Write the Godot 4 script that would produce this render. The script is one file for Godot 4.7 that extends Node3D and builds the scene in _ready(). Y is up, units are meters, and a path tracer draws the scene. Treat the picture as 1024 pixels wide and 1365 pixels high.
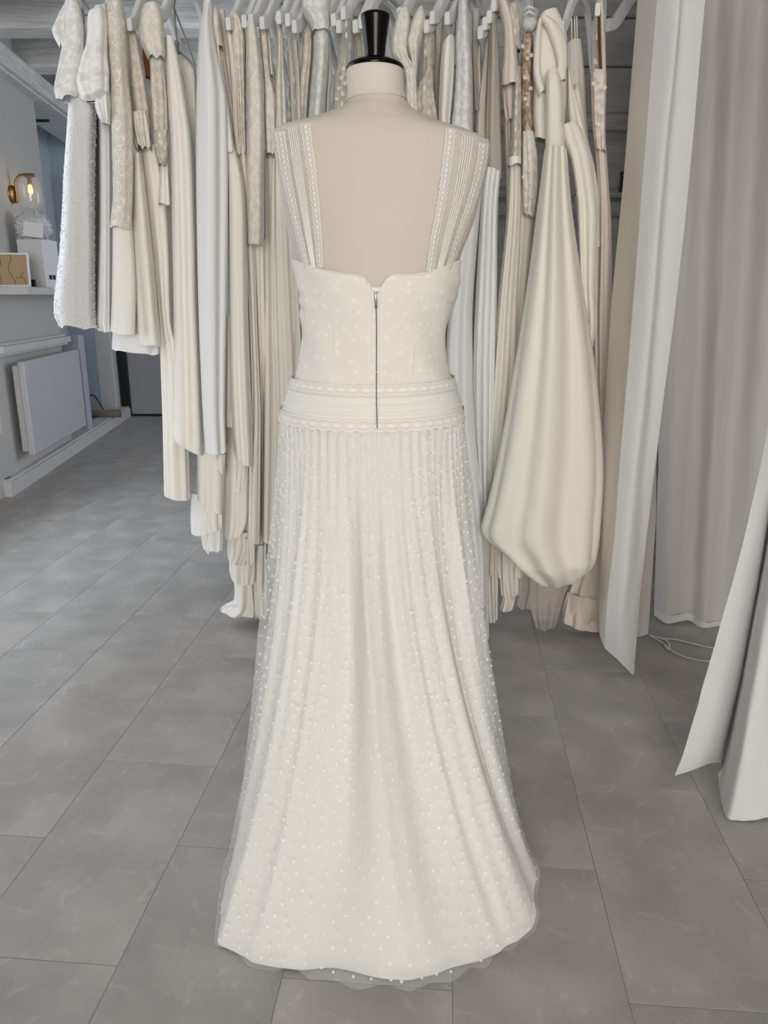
extends Node3D
# A bridal shop: a dress form in a tulle gown before a rail of wedding gowns. Metres, y up, camera looks along -z.

const F := 1010.0
const PITCH := deg_to_rad(15.8)
const EYE := 1.15
const ROOM := "gowns hung along the clothes rail"

var taken := {}
var rng := RandomNumberGenerator.new()
var M := {}

# ---------- picture <-> place helpers (used once, to size and place things) ----------
func P(px: float, py: float, d: float) -> Vector3:
	var x := (px - 512.0) / F
	var y := (py - 682.5) / F
	var fw := cos(PITCH) - y * sin(PITCH)
	var dn := sin(PITCH) + y * cos(PITCH)
	return Vector3(x * d / fw, EYE - dn * d / fw, -d)

func FL(px: float, py: float, lift := 0.0) -> Vector3:
	var x := (px - 512.0) / F
	var y := (py - 682.5) / F
	var fw := cos(PITCH) - y * sin(PITCH)
	var dn := sin(PITCH) + y * cos(PITCH)
	var t := (EYE - lift) / dn
	return Vector3(x * t, lift, -fw * t)

func PX(p: Vector3) -> Vector2:
	var d := -p.z
	var dn := EYE - p.y
	var z := d * cos(PITCH) + dn * sin(PITCH)
	var v := dn * cos(PITCH) - d * sin(PITCH)
	return Vector2(512.0 + F * p.x / z, 682.5 + F * v / z)

# ---------- objects ----------
func numbered(called: String) -> String:
	var n: int = taken.get(called, 0)
	taken[called] = n + 1
	return called if n == 0 else "%s_%03d" % [called, n]

func tag(o: Node, label: String, category: String, group := "", kind := "") -> void:
	if label: o.set_meta("label", label)
	if category: o.set_meta("category", category)
	if group: o.set_meta("group", group)
	if kind: o.set_meta("kind", kind)

func thing(called: String, label: String, category: String, at := Vector3.ZERO, group := "") -> Node3D:
	var o := Node3D.new()
	o.name = numbered(called)
	add_child(o, true)
	o.position = at
	tag(o, label, category, group)
	return o

func obj(called: String, mesh: Mesh, m: Material, parent: Node3D = null) -> MeshInstance3D:
	# vertices are given in world places; they are stored relative to the parent
	var o := MeshInstance3D.new()
	var at := Vector3.ZERO
	if parent:
		var q: Node = parent
		while q is Node3D and q != self:
			at += q.position
			q = q.get_parent()
	o.name = called if parent else numbered(called)
	o.mesh = mesh
	o.material_override = m
	o.position = -at
	o.cast_shadow = GeometryInstance3D.SHADOW_CASTING_SETTING_ON
	if parent: parent.add_child(o, true)
	else: add_child(o, true)
	return o

func struct(called: String, mesh: Mesh, m: Material, label := "") -> MeshInstance3D:
	var o := obj(called, mesh, m)
	o.set_meta("kind", "structure")
	if label: o.set_meta("label", label)
	return o

# ---------- meshes ----------
class MB:
	var v := PackedVector3Array()
	var n := PackedVector3Array()
	var uv := PackedVector2Array()
	func tri(a: Vector3, b: Vector3, c: Vector3, mid: Vector3) -> void:
		var nn := (c - a).cross(b - a).normalized()
		if nn.dot((a + b + c) / 3.0 - mid) < 0.0:
			var t := b
			b = c
			c = t
			nn = -nn
		for p in [a, b, c]:
			v.append(p)
			n.append(nn)
			if absf(nn.y) > 0.7: uv.append(Vector2(p.x, p.z))
			elif absf(nn.x) > 0.7: uv.append(Vector2(p.z, -p.y))
			else: uv.append(Vector2(p.x, -p.y))
	func quad(a: Vector3, b: Vector3, c: Vector3, d: Vector3, mid: Vector3) -> void:
		tri(a, b, c, mid)
		tri(a, c, d, mid)
	func box(lo: Vector3, hi: Vector3, ch := 0.0, t := Transform3D()) -> void:
		# a box with chamfered edges
		var mid := t * ((lo + hi) / 2.0)
		var h := (hi - lo) / 2.0
		var c := (lo + hi) / 2.0
		ch = minf(ch, minf(h.x, minf(h.y, h.z)) * 0.9)
		for ax in 3:
			var b := (ax + 1) % 3
			var g := (ax + 2) % 3
			for s in [-1.0, 1.0]:
				var q := []
				for k in [[-1, -1], [1, -1], [1, 1], [-1, 1]]:
					var p := Vector3()
					p[ax] = s * h[ax]
					p[b] = k[0] * (h[b] - ch)
					p[g] = k[1] * (h[g] - ch)
					q.append(t * (c + p))
				quad(q[0], q[1], q[2], q[3], mid)
		if ch <= 0.0: return
		for ax in 3:
			var b := (ax + 1) % 3
			var g := (ax + 2) % 3
			for s in [-1.0, 1.0]:
				for r in [-1.0, 1.0]:
					var q := []
					for k in [[0, -1], [0, 1], [1, 1], [1, -1]]:
						var p := Vector3()
						p[ax] = k[1] * (h[ax] - ch)
						p[b] = s * (h[b] - (ch if k[0] == 1 else 0.0))
						p[g] = r * (h[g] - (0.0 if k[0] == 1 else ch))
						q.append(t * (c + p))
					quad(q[0], q[1], q[2], q[3], mid)
		for sx in [-1.0, 1.0]:
			for sy in [-1.0, 1.0]:
				for sz in [-1.0, 1.0]:
					tri(t * (c + Vector3(sx * h.x, sy * (h.y - ch), sz * (h.z - ch))), t * (c + Vector3(sx * (h.x - ch), sy * h.y, sz * (h.z - ch))), t * (c + Vector3(sx * (h.x - ch), sy * (h.y - ch), sz * h.z)), mid)
	func prism(foot: Array, y0: float, y1: float) -> void:
		# an upright prism over a convex floor outline of Vector2(x, z)
		var mid := Vector3()
		for p in foot: mid += Vector3(p.x, (y0 + y1) / 2.0, p.y) / foot.size()
		for i in foot.size():
			var a: Vector2 = foot[i]
			var b: Vector2 = foot[(i + 1) % foot.size()]
			quad(Vector3(a.x, y0, a.y), Vector3(b.x, y0, b.y), Vector3(b.x, y1, b.y), Vector3(a.x, y1, a.y), mid)
			if i > 0 and i < foot.size() - 1:
				tri(Vector3(foot[0].x, y0, foot[0].y), Vector3(a.x, y0, a.y), Vector3(b.x, y0, b.y), mid)
				tri(Vector3(foot[0].x, y1, foot[0].y), Vector3(a.x, y1, a.y), Vector3(b.x, y1, b.y), mid)
	func done() -> ArrayMesh:
		var ar := []
		ar.resize(Mesh.ARRAY_MAX)
		ar[Mesh.ARRAY_VERTEX] = v
		ar[Mesh.ARRAY_NORMAL] = n
		ar[Mesh.ARRAY_TEX_UV] = uv
		var m := ArrayMesh.new()
		m.add_surface_from_arrays(Mesh.PRIMITIVE_TRIANGLES, ar)
		return m

func boxm(lo: Vector3, hi: Vector3, ch := 0.004, t := Transform3D()) -> ArrayMesh:
	var b := MB.new()
	b.box(lo, hi, ch, t)
	return b.done()

# a smooth grid of rows x cols points; wrap joins the last column to the first
func grid(pts: PackedVector3Array, uvs: PackedVector2Array, cols: int) -> ArrayMesh:
	var rows := pts.size() / cols
	var nn := PackedVector3Array()
	nn.resize(pts.size())
	var idx := PackedInt32Array()
	idx.resize((rows - 1) * (cols - 1) * 6)
	var k := 0
	for r in rows - 1:
		for c in cols - 1:
			var a := r * cols + c
			var b := a + 1
			var d := a + cols
			var e := d + 1
			idx[k] = a; idx[k + 1] = b; idx[k + 2] = d
			idx[k + 3] = b; idx[k + 4] = e; idx[k + 5] = d
			k += 6
			var n1 := (pts[d] - pts[a]).cross(pts[b] - pts[a])
			var n2 := (pts[d] - pts[b]).cross(pts[e] - pts[b])
			nn[a] += n1; nn[b] += n1 + n2; nn[d] += n1 + n2; nn[e] += n2
	for r in rows:   # seam of a closed tube
		var a := r * cols
		var b := a + cols - 1
		if pts[a].distance_squared_to(pts[b]) < 1e-10:
			var s := nn[a] + nn[b]
			nn[a] = s
			nn[b] = s
	for i in nn.size():
		nn[i] = nn[i].normalized() if nn[i].length_squared() > 1e-20 else Vector3.UP
	var ar := []
	ar.resize(Mesh.ARRAY_MAX)
	ar[Mesh.ARRAY_VERTEX] = pts
	ar[Mesh.ARRAY_NORMAL] = nn
	ar[Mesh.ARRAY_TEX_UV] = uvs
	ar[Mesh.ARRAY_INDEX] = idx
	var m := ArrayMesh.new()
	m.add_surface_from_arrays(Mesh.PRIMITIVE_TRIANGLES, ar)
	return m

func cr(a: float, b: float, c: float, d: float, t: float) -> float:
	return 0.5 * (2.0 * b + (c - a) * t + (2.0 * a - 5.0 * b + 4.0 * c - d) * t * t + (3.0 * b - a - 3.0 * c + d) * t * t * t)

# value k of the list of rows at parameter t (0..rows-1), smooth
func row_at(rows: Array, k: int, t: float) -> float:
	var n := rows.size()
	var i := clampi(int(t), 0, n - 2)
	var u := t - i
	return cr(rows[maxi(i - 1, 0)][k], rows[i][k], rows[i + 1][k], rows[mini(i + 2, n - 1)][k], u)

# A hanging tube of cloth. rows: [x left, y left, x right, y right] of its outline; d: how far away its middle hangs; b: half its depth.
func tube(rows: Array, d: float, b: float, o := {}) -> ArrayMesh:
	var seg: int = o.get("seg", 72)
	var fine: int = o.get("fine", 8)
	var n: float = o.get("n", 9.0)
	var amp: float = o.get("amp", 0.2)
	var top_amp: float = o.get("top", 0.35)
	var hem: float = o.get("hem", 0.003)
	var d2: float = o.get("d2", d)
	var b2: float = o.get("b2", b)
	var sq: float = o.get("sq", 0.88)
	var wave: float = o.get("wave", 0.0)
	var close: bool = o.get("close", false)
	var r := RandomNumberGenerator.new()
	r.seed = o.get("seed", 7)
	var ph := [r.randf() * TAU, r.randf() * TAU, r.randf() * TAU, r.randf() * TAU]
	var n1 := roundf(n)
	var n2 := roundf(n * 1.6 + 1.0)
	var n3 := roundf(n * 0.5 + 0.5)
	var dr := r.randf_range(-0.8, 0.8)
	var steps := (rows.size() - 1) * fine
	var pts := PackedVector3Array()
	var uvs := PackedVector2Array()
	var per := 0.0
	var down := 0.0
	var last := Vector3.ZERO
	var sec := []
	for s in steps + 1:
		var t := float(s) / fine
		var w := float(s) / steps
		var dd := lerpf(d, d2, w)
		var L := P(row_at(rows, 0, t), row_at(rows, 1, t), dd)
		var R := P(row_at(rows, 2, t), row_at(rows, 3, t), dd)
		sec.append([L, R])
		per += L.distance_to(R) / (steps + 1)
	per = per * 2.0 + 4.0 * b
	for s in steps + 1:
		var w := float(s) / steps
		var L: Vector3 = sec[s][0]
		var R: Vector3 = sec[s][1]
		var c := (L + R) / 2.0
		if s > 0: down += c.distance_to(last)
		last = c
		var ex := (R - L) / 2.0
		var away := Vector3(c.x, 0, c.z).normalized()
		var bb := lerpf(b, b2, w)
		if close:
			bb *= sqrt(clampf((1.0 - w) * 6.0, 0.02, 1.0))
		bb = minf(bb, ex.length() * 2.2 + 0.012)
		var ez := away * bb
		var A := amp * lerpf(top_amp, 1.0, smoothstep(0.0, 0.7, w))
		for k in seg + 1:
			var th := TAU * (k % seg) / seg
			var ct := cos(th)
			var st := sin(th)
			var x := signf(ct) * pow(absf(ct), sq)
			var z := signf(st) * pow(absf(st), sq)
			var f := 0.6 * cos(n1 * th + ph[0] + dr * w * 2.0) + 0.1 * cos(n2 * th + ph[1] - dr * w * 3.0) + 0.35 * cos(n3 * th + ph[2])
			f = f - 0.35 * absf(f)
			var g := 1.0 + A * (f - 0.35)
			var gx := 1.0 + A * 0.35 * (f - 0.5)
			var p := c + ex * x * gx - ez * z * g
			if wave > 0.0:
				p += away * wave * sin(w * 37.0 + ph[3] + 2.0 * ct) * sin(w * 11.0 + ph[1])
			if s == steps and not close:
				p.y += hem * f
			pts.append(p)
			uvs.append(Vector2(per * k / seg, down))
	return grid(pts, uvs, seg + 1)

# A sheet of cloth through rows of control points [px, py, distance]
func sheet(rows: Array, fr := 8, fc := 8, ripple := 0.0, seed := 1) -> ArrayMesh:
	var nr := rows.size()
	var nc: int = rows[0].size() / 3
	var ctrl := []
	for r in rows:
		var line := []
		for c in nc: line.append(P(r[c * 3], r[c * 3 + 1], r[c * 3 + 2]))
		ctrl.append(line)
	return sheet3(ctrl, fr, fc, ripple, seed)

func sheet3(ctrl: Array, fr := 8, fc := 8, ripple := 0.0, seed := 1) -> ArrayMesh:
	var nr := ctrl.size()
	var nc: int = ctrl[0].size()
	var pts := PackedVector3Array()
	var uvs := PackedVector2Array()
	var cols := (nc - 1) * fc + 1
	var noise := FastNoiseLite.new()
	noise.seed = seed
	noise.frequency = 4.0
	for i in (nr - 1) * fr + 1:
		var a := mini(i / fr, nr - 2)
		var u := float(i) / fr - a
		var line := []
		for c in nc:
			var p0: Vector3 = ctrl[maxi(a - 1, 0)][c]
			var p3: Vector3 = ctrl[mini(a + 2, nr - 1)][c]
			line.append((ctrl[a][c] as Vector3).cubic_interpolate(ctrl[a + 1][c], p0, p3, u))
		for j in cols:
			var b := mini(j / fc, nc - 2)
			var w := float(j) / fc - b
			var q0: Vector3 = line[maxi(b - 1, 0)]
			var q3: Vector3 = line[mini(b + 2, nc - 1)]
			var p := (line[b] as Vector3).cubic_interpolate(line[b + 1], q0, q3, w)
			if ripple > 0.0:
				p.z += ripple * noise.get_noise_3d(p.x * 6.0, p.y * 1.2, 0.0)
			pts.append(p)
			uvs.append(Vector2(float(j) / (cols - 1), float(i) / ((nr - 1) * fr)))
	return grid(pts, uvs, cols)

func sweep(path: Array, rad: float, sides := 8, flat := 1.0, taper := 1.0) -> ArrayMesh:
	var pts := PackedVector3Array()
	var uvs := PackedVector2Array()
	var n := path.size()
	var up := Vector3(0.01, 1, 0.02).normalized()
	for i in n:
		var tg: Vector3 = (path[mini(i + 1, n - 1)] - path[maxi(i - 1, 0)]).normalized()
		var sd := tg.cross(up)
		if sd.length() < 0.05: sd = tg.cross(Vector3(1, 0, 0.1))
		sd = sd.normalized()
		var nn := sd.cross(tg).normalized()
		up = nn if absf(tg.y) > 0.95 else Vector3(0.01, 1, 0.02).normalized()
		var r := rad * lerpf(1.0, taper, float(i) / (n - 1))
		for cap in ([0, 1] if i == 0 or i == n - 1 else [1]):
			if i == n - 1: cap = 1 - cap
			for k in sides + 1:
				var a := TAU * (k % sides) / sides
				pts.append(path[i] + (sd * cos(a) * r + nn * sin(a) * r * flat) * (1.0 if cap else 0.001))
				uvs.append(Vector2(float(k) / sides, float(i) / n))
	return grid(pts, uvs, sides + 1)

func smooth_path(ctrl: Array, fine := 8) -> Array:
	var out := []
	for i in ctrl.size() - 1:
		for k in fine:
			out.append((ctrl[i] as Vector3).cubic_interpolate(ctrl[i + 1], ctrl[maxi(i - 1, 0)], ctrl[mini(i + 2, ctrl.size() - 1)], float(k) / fine))
	out.append(ctrl[-1])
	return out

# profile: [radius, height] pairs turned round a vertical axis at c
func lathe(profile: Array, c: Vector3, seg := 40, squash := 1.0) -> ArrayMesh:
	var pts := PackedVector3Array()
	var uvs := PackedVector2Array()
	for i in profile.size():
		for k in seg + 1:
			var a := TAU * (k % seg) / seg
			pts.append(c + Vector3(cos(a) * profile[i][0], profile[i][1], sin(a) * profile[i][0] * squash))
			uvs.append(Vector2(float(k) / seg, float(i) / profile.size()))
	return grid(pts, uvs, seg + 1)

# ---------- materials ----------
func mat(c: Color, rough := 0.8, metal := 0.0) -> StandardMaterial3D:
	var m := StandardMaterial3D.new()
	m.albedo_color = c
	m.roughness = rough
	m.metallic = metal
	return m

func cloth(c: Color, rough := 0.85, sheen := 0.25, thru := 0.25) -> StandardMaterial3D:
	var m := mat(c, rough)
	if sheen > 0.0:
		m.rim_enabled = true
		m.rim = sheen
		m.rim_tint = 0.5
	if thru > 0.0:
		m.backlight_enabled = true
		m.backlight = Color(thru, thru, thru)
	m.metallic_specular = 0.3
	return m

class Canvas:
	var n := 256
	var a := PackedFloat32Array()
	func _init(side: int) -> void:
		n = side
		a.resize(n * n)
	func dab(x: float, y: float, r: float, v := 1.0) -> void:
		for j in range(int(floor(y - r - 1)), int(ceil(y + r + 1)) + 1):
			for i in range(int(floor(x - r - 1)), int(ceil(x + r + 1)) + 1):
				var k := clampf(r + 0.5 - Vector2(i - x, j - y).length(), 0.0, 1.0) * v
				var q := posmod(j, n) * n + posmod(i, n)
				if k > a[q]: a[q] = k
	func line(p: Vector2, q: Vector2, r: float, v := 1.0) -> void:
		var steps := maxi(1, int(p.distance_to(q) / maxf(0.8, r * 0.7)))
		for i in steps + 1:
			var c := p.lerp(q, float(i) / steps)
			dab(c.x, c.y, r, v)
	func petal(c: Vector2, ang: float, l: float, w: float, r: float, fill := 0.0) -> void:
		var e := Vector2(cos(ang), sin(ang))
		var s := Vector2(-e.y, e.x)
		var last := c
		for i in 13:
			var t := TAU * i / 12.0
			var p := c + e * l * (0.5 - 0.5 * cos(t)) + s * w * sin(t)
			line(last, p, r)
			if fill > 0.0: line(c + e * l * 0.5, p, r * 1.3, fill)
			last = p
	func flower(c: Vector2, petals: int, l: float, r: float, fill := 0.0) -> void:
		for i in petals:
			petal(c, TAU * i / petals + c.x, l, l * 0.36, r, fill)
		dab(c.x, c.y, l * 0.2)
	func spiral(c: Vector2, ang: float, size: float, turns: float, r: float, hand := 1.0) -> void:
		var last := c
		var steps := int(turns * 14.0)
		for i in steps + 1:
			var t := float(i) / steps
			var p := c + Vector2.from_angle(ang + hand * t * turns * TAU) * size * t
			if i > 0: line(last, p, r * (0.7 + 0.5 * t))
			last = p
	func net(step: float, r: float, v: float) -> void:
		var rows := int(n / step / 0.866 / 2.0) * 2
		var cs := int(n / step)
		for j in rows:
			for i in cs:
				var x := (i + 0.5 * (j % 2)) * n / cs
				var y := float(j) * n / rows
				var dx := 0.5 * n / cs
				var dy := float(n) / rows
				line(Vector2(x, y), Vector2(x + dx, y + dy), r, v)
				line(Vector2(x, y), Vector2(x - dx, y + dy), r, v)

func canvas_tex(cv: Canvas, lo: Color, hi: Color) -> ImageTexture:
	var by := PackedByteArray()
	by.resize(cv.n * cv.n * 4)
	for i in cv.n * cv.n:
		var c := lo.lerp(hi, cv.a[i])
		by[i * 4] = c.r8
		by[i * 4 + 1] = c.g8
		by[i * 4 + 2] = c.b8
		by[i * 4 + 3] = c.a8
	return ImageTexture.create_from_image(Image.create_from_data(cv.n, cv.n, false, Image.FORMAT_RGBA8, by))

func lace(cv: Canvas, bump: Texture2D, base: Color, thread: Color, tile: float, relief := 0.035, rough := 0.8) -> StandardMaterial3D:
	var m := cloth(Color.WHITE, rough, 0.1, 0.15)
	m.albedo_texture = canvas_tex(cv, base, thread)
	m.uv1_scale = Vector3(1.0 / tile, 1.0 / tile, 1)
	if base.a < 0.99:
		m.transparency = BaseMaterial3D.TRANSPARENCY_ALPHA
	m.heightmap_enabled = true
	m.heightmap_texture = bump
	m.heightmap_scale = relief
	return m

func noise_tex(n: int, freq: float, lo: float, hi: float, seed := 3, oct := 4) -> ImageTexture:
	var nz := FastNoiseLite.new()
	nz.seed = seed
	nz.frequency = freq
	nz.fractal_octaves = oct
	var im := nz.get_seamless_image(n, n)
	var by := im.get_data()
	for i in by.size(): by[i] = int(255.0 * lerpf(lo, hi, by[i] / 255.0))
	return ImageTexture.create_from_image(Image.create_from_data(n, n, false, Image.FORMAT_L8, by))

func make_materials() -> void:
	rng.seed = 11
	# lace patterns: white thread drawn on net
	var floral := Canvas.new(320)
	floral.net(9.0, 0.35, 0.35)
	for i in 16:
		var c := Vector2((i % 4 + rng.randf_range(0.2, 0.8)) * 80, (i / 4 + rng.randf_range(0.2, 0.8)) * 80)
		floral.flower(c, rng.randi_range(5, 6), rng.randf_range(20, 30), 1.7, 0.45)
		for k in 3:
			var a := rng.randf() * TAU
			floral.petal(c + Vector2.from_angle(a) * 30, a + rng.randf_range(-0.6, 0.6), 22, 6, 1.5, 0.4)
		floral.spiral(c + Vector2.from_angle(rng.randf() * TAU) * 36, rng.randf() * TAU, 13, 1.1, 1.6, 1.0 if i % 2 else -1.0)
	var guipure := Canvas.new(320)
	guipure.net(16.0, 0.9, 0.85)
	for i in 25:
		var c := Vector2((i % 5 + rng.randf_range(0.25, 0.75)) * 64, (i / 5 + rng.randf_range(0.25, 0.75)) * 64)
		guipure.flower(c, 5, rng.randf_range(16, 23), 2.6)
		guipure.spiral(c + Vector2.from_angle(rng.randf() * TAU) * 28, rng.randf() * TAU, 12, 1.2, 2.2)
	var scroll := Canvas.new(320)
	scroll.net(10.0, 0.6, 0.55)
	for i in 16:
		var c := Vector2((i % 4 + 0.5 + rng.randf_range(-0.2, 0.2)) * 80, (i / 4 + 0.5 + rng.randf_range(-0.2, 0.2)) * 80)
		var a := rng.randf() * TAU
		var hand := 1.0 if i % 2 else -1.0
		scroll.spiral(c, a, 34, 1.5, 3.0, hand)
		scroll.spiral(c + Vector2.from_angle(a + 2.0) * 42, a + 3.0, 18, 1.3, 2.6, -hand)
		for k in 3: scroll.petal(c + Vector2.from_angle(a + k * 2.1) * 24, a + k * 2.1 + 0.7 * hand, 24, 8, 2.0)
	var sequin := Canvas.new(320)
	for i in 2200: sequin.dab(rng.randf() * 320, rng.randf() * 320, rng.randf_range(0.8, 2.0), rng.randf_range(0.2, 1.0))
	var vine := Canvas.new(320)
	for i in 9:
		var c := Vector2((i % 3 + rng.randf_range(0.2, 0.8)) * 107, (i / 3 + rng.randf_range(0.2, 0.8)) * 107)
		vine.flower(c, 5, rng.randf_range(12, 18), 1.6, 0.5)
		var p := c
		var a := rng.randf() * TAU
		for k in 9:
			a += rng.randf_range(-0.5, 0.5)
			var q := p + Vector2.from_angle(a) * 10
			vine.line(p, q, 1.1)
			if k % 2: vine.petal(q, a + 0.9, 10, 3, 1.0, 0.6)
			p = q
	var sprig := Canvas.new(320)
	for i in 16:
		var c := Vector2((i % 4 + rng.randf_range(0.2, 0.8)) * 80, (i / 4 + rng.randf_range(0.2, 0.8)) * 80)
		sprig.flower(c, 6, 13.0, 0.8, 0.0)
		var p := c
		var a := rng.randf() * TAU
		for k in 8:
			a += rng.randf_range(-0.5, 0.6)
			var q := p + Vector2.from_angle(a) * 8
			sprig.line(p, q, 0.5, 0.7)
			sprig.petal(q, a + (0.9 if k % 2 else -0.9), 6, 1.8, 0.5, 0.3)
			p = q
	for i in 30: sprig.dab(rng.randf() * 320, rng.randf() * 320, 1.0, 0.5)
	var trim := Canvas.new(256)   # one repeat of the scalloped edging is 128 across
	trim.net(11.0, 0.55, 0.75)
	for k in 2:
		var c := Vector2(64 + 128 * k, 128)
		trim.flower(c, 6, 42, 3.0, 0.35)
		trim.petal(c + Vector2(64, -46), PI / 2, 90, 18, 3.0)
		for e in [18.0, 238.0]:
			for i in 8:
				var u := i / 8.0
				trim.line(Vector2(128 * k + 128 * u, e + (14 if e < 99 else -14) * (1.0 - sin(PI * u))), Vector2(128 * k + 128 * (u + 0.125), e + (14 if e < 99 else -14) * (1.0 - sin(PI * (u + 0.125)))), 9.0)
	var fb := canvas_tex(floral, Color.BLACK, Color.WHITE)
	var gb := canvas_tex(guipure, Color.BLACK, Color.WHITE)
	var sb := canvas_tex(scroll, Color.BLACK, Color.WHITE)
	var qb := canvas_tex(sequin, Color.BLACK, Color.WHITE)
	var vb := canvas_tex(vine, Color.BLACK, Color.WHITE)
	var tb := canvas_tex(trim, Color.BLACK, Color.WHITE)
	var white := Color(0.95, 0.94, 0.915)
	M.lace_white = lace(floral, fb, Color(0.86, 0.855, 0.84), Color(0.96, 0.96, 0.945), 0.12)
	M.lace_ivory = lace(floral, fb, Color(0.885, 0.865, 0.825), Color(0.965, 0.95, 0.92), 0.12)
	M.lace_nude = lace(floral, fb, Color(0.85, 0.82, 0.775), Color(0.955, 0.925, 0.89), 0.12)
	M.lace_brown = lace(floral, fb, Color(0.66, 0.55, 0.45), Color(0.93, 0.91, 0.87), 0.13)
	M.guipure = lace(guipure, gb, Color(0.80, 0.765, 0.71), Color(0.95, 0.93, 0.89), 0.13, 0.07)
	M.scroll = lace(scroll, sb, Color(0.855, 0.83, 0.785), Color(0.97, 0.955, 0.92), 0.16, 0.07)
	M.sequin = lace(sequin, qb, Color(0.82, 0.82, 0.815), Color(1.0, 1.0, 1.0), 0.15, 0.05, 0.4)  # sequin specks, whitened so the colour holds their glints
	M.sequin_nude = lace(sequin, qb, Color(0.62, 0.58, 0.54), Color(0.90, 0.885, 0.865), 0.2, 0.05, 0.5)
	M.sheer_lace = lace(vine, vb, Color(0.86, 0.84, 0.80, 0.28), Color(0.95, 0.94, 0.92, 0.97), 0.17, 0.04)
	M.embroidery = lace(sprig, canvas_tex(sprig, Color.BLACK, Color.WHITE), Color(0.925, 0.908, 0.88), Color(0.995, 0.99, 0.98), 0.11, 0.03)
	M.trim_lace = lace(trim, tb, Color(0.94, 0.925, 0.89, 0.5), Color(0.98, 0.97, 0.95, 1.0), 1.0, 0.004)
	M.band_lace = lace(trim, tb, Color(0.89, 0.87, 0.84), Color(0.985, 0.975, 0.96), 1.0, 0.004)
	# plain cloths
	M.white = cloth(Color(0.945, 0.945, 0.94))
	M.ivory = cloth(Color(0.955, 0.94, 0.91))
	M.cream = cloth(Color(0.945, 0.925, 0.885))
	M.champagne = cloth(Color(0.93, 0.91, 0.875))
	M.blush = cloth(Color(0.91, 0.865, 0.825))
	M.taupe = cloth(Color(0.87, 0.845, 0.81))
	M.bright_satin = cloth(Color(0.95, 0.945, 0.93), 0.42, 0.1, 0.1)
	M.satin = cloth(Color(0.93, 0.915, 0.865), 0.42, 0.15, 0.1)
	M.lining = cloth(Color(0.95, 0.94, 0.915), 0.8, 0.2, 0.3)
	M.sheer = cloth(Color(0.80, 0.77, 0.73, 0.6), 0.9, 0.1, 0.4)
	M.sheer.transparency = BaseMaterial3D.TRANSPARENCY_ALPHA
	M.grey_tulle = cloth(Color(0.83, 0.80, 0.76, 0.38), 0.9, 0.1, 0.4)
	M.grey_tulle.transparency = BaseMaterial3D.TRANSPARENCY_ALPHA
	M.tulle = cloth(Color(0.955, 0.955, 0.95, 0.25), 0.9, 0.1, 0.2)
	M.tulle.transparency = BaseMaterial3D.TRANSPARENCY_ALPHA
	M.strap_tulle = cloth(Color(0.93, 0.925, 0.91, 0.36), 0.9, 0.1, 0.4)
	M.strap_tulle.transparency = BaseMaterial3D.TRANSPARENCY_ALPHA
	M.dot = cloth(Color(0.985, 0.98, 0.965, 0.7), 0.9, 0.0, 0.1)
	M.dot.transparency = BaseMaterial3D.TRANSPARENCY_ALPHA
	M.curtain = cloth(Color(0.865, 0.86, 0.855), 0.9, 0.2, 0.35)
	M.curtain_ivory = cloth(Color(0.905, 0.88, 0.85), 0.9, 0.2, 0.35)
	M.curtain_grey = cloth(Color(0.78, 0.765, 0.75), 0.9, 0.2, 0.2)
	# hard things
	var grain := noise_tex(256, 0.06, 0.0, 1.0, 5, 3)
	M.linen = mat(Color(0.835, 0.80, 0.755), 0.9)
	M.linen.heightmap_enabled = true
	M.linen.heightmap_texture = grain
	M.linen.heightmap_scale = 0.03
	M.linen.uv1_scale = Vector3(14, 14, 1)
	M.neck = M.linen.duplicate()
	M.neck.albedo_color = Color(0.865, 0.84, 0.795)
	M.black = mat(Color(0.012, 0.012, 0.013), 0.15)
	M.black.metallic_specular = 0.3
	M.hanger = mat(Color(0.90, 0.90, 0.90), 0.45)
	M.clear_plastic = mat(Color(0.82, 0.83, 0.84, 0.55), 0.3)
	M.clear_plastic.transparency = BaseMaterial3D.TRANSPARENCY_ALPHA
	M.steel = mat(Color(0.62, 0.62, 0.63), 0.3, 0.9)
	M.brass = mat(Color(0.60, 0.50, 0.32), 0.38, 1.0)
	M.wall = mat(Color(0.76, 0.748, 0.735), 0.9)
	M.wall_sky_tint = mat(Color(0.84, 0.875, 0.91), 0.9)  # white wall, the blue of sky light mixed into its colour
	M.wall_paint = mat(Color(0.80, 0.795, 0.79), 0.7)
	M.panel_white = mat(Color(0.76, 0.755, 0.765), 0.45)
	M.door_grey = mat(Color(0.60, 0.60, 0.61), 0.6)
	M.frame_black = mat(Color(0.03, 0.03, 0.03), 0.5)
	M.paper = mat(Color(0.93, 0.93, 0.94), 0.8)
	M.card = mat(Color(0.88, 0.88, 0.89), 0.7)
	M.tissue = cloth(Color(0.93, 0.93, 0.95, 0.75), 0.7, 0.0, 0.3)
	M.tissue.transparency = BaseMaterial3D.TRANSPARENCY_ALPHA
	M.wood = mat(Color(0.93, 0.93, 0.925), 0.75)
	M.wood.heightmap_enabled = true
	M.wood.heightmap_texture = noise_tex(256, 0.03, 0.0, 1.0, 9, 5)
	M.wood.heightmap_scale = 0.8
	M.wood.albedo_texture = noise_tex(256, 0.02, 0.86, 1.0, 19, 5)
	M.wood.uv1_scale = Vector3(0.5, 3.5, 1)
	M.wood_grey = M.wood.duplicate()
	M.wood_grey.albedo_color = Color(0.70, 0.695, 0.685)
	M.ceiling = mat(Color(0.80, 0.79, 0.78), 0.9)
	# slate-look floor tiles
	var slate := slate_tex(768)
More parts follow.
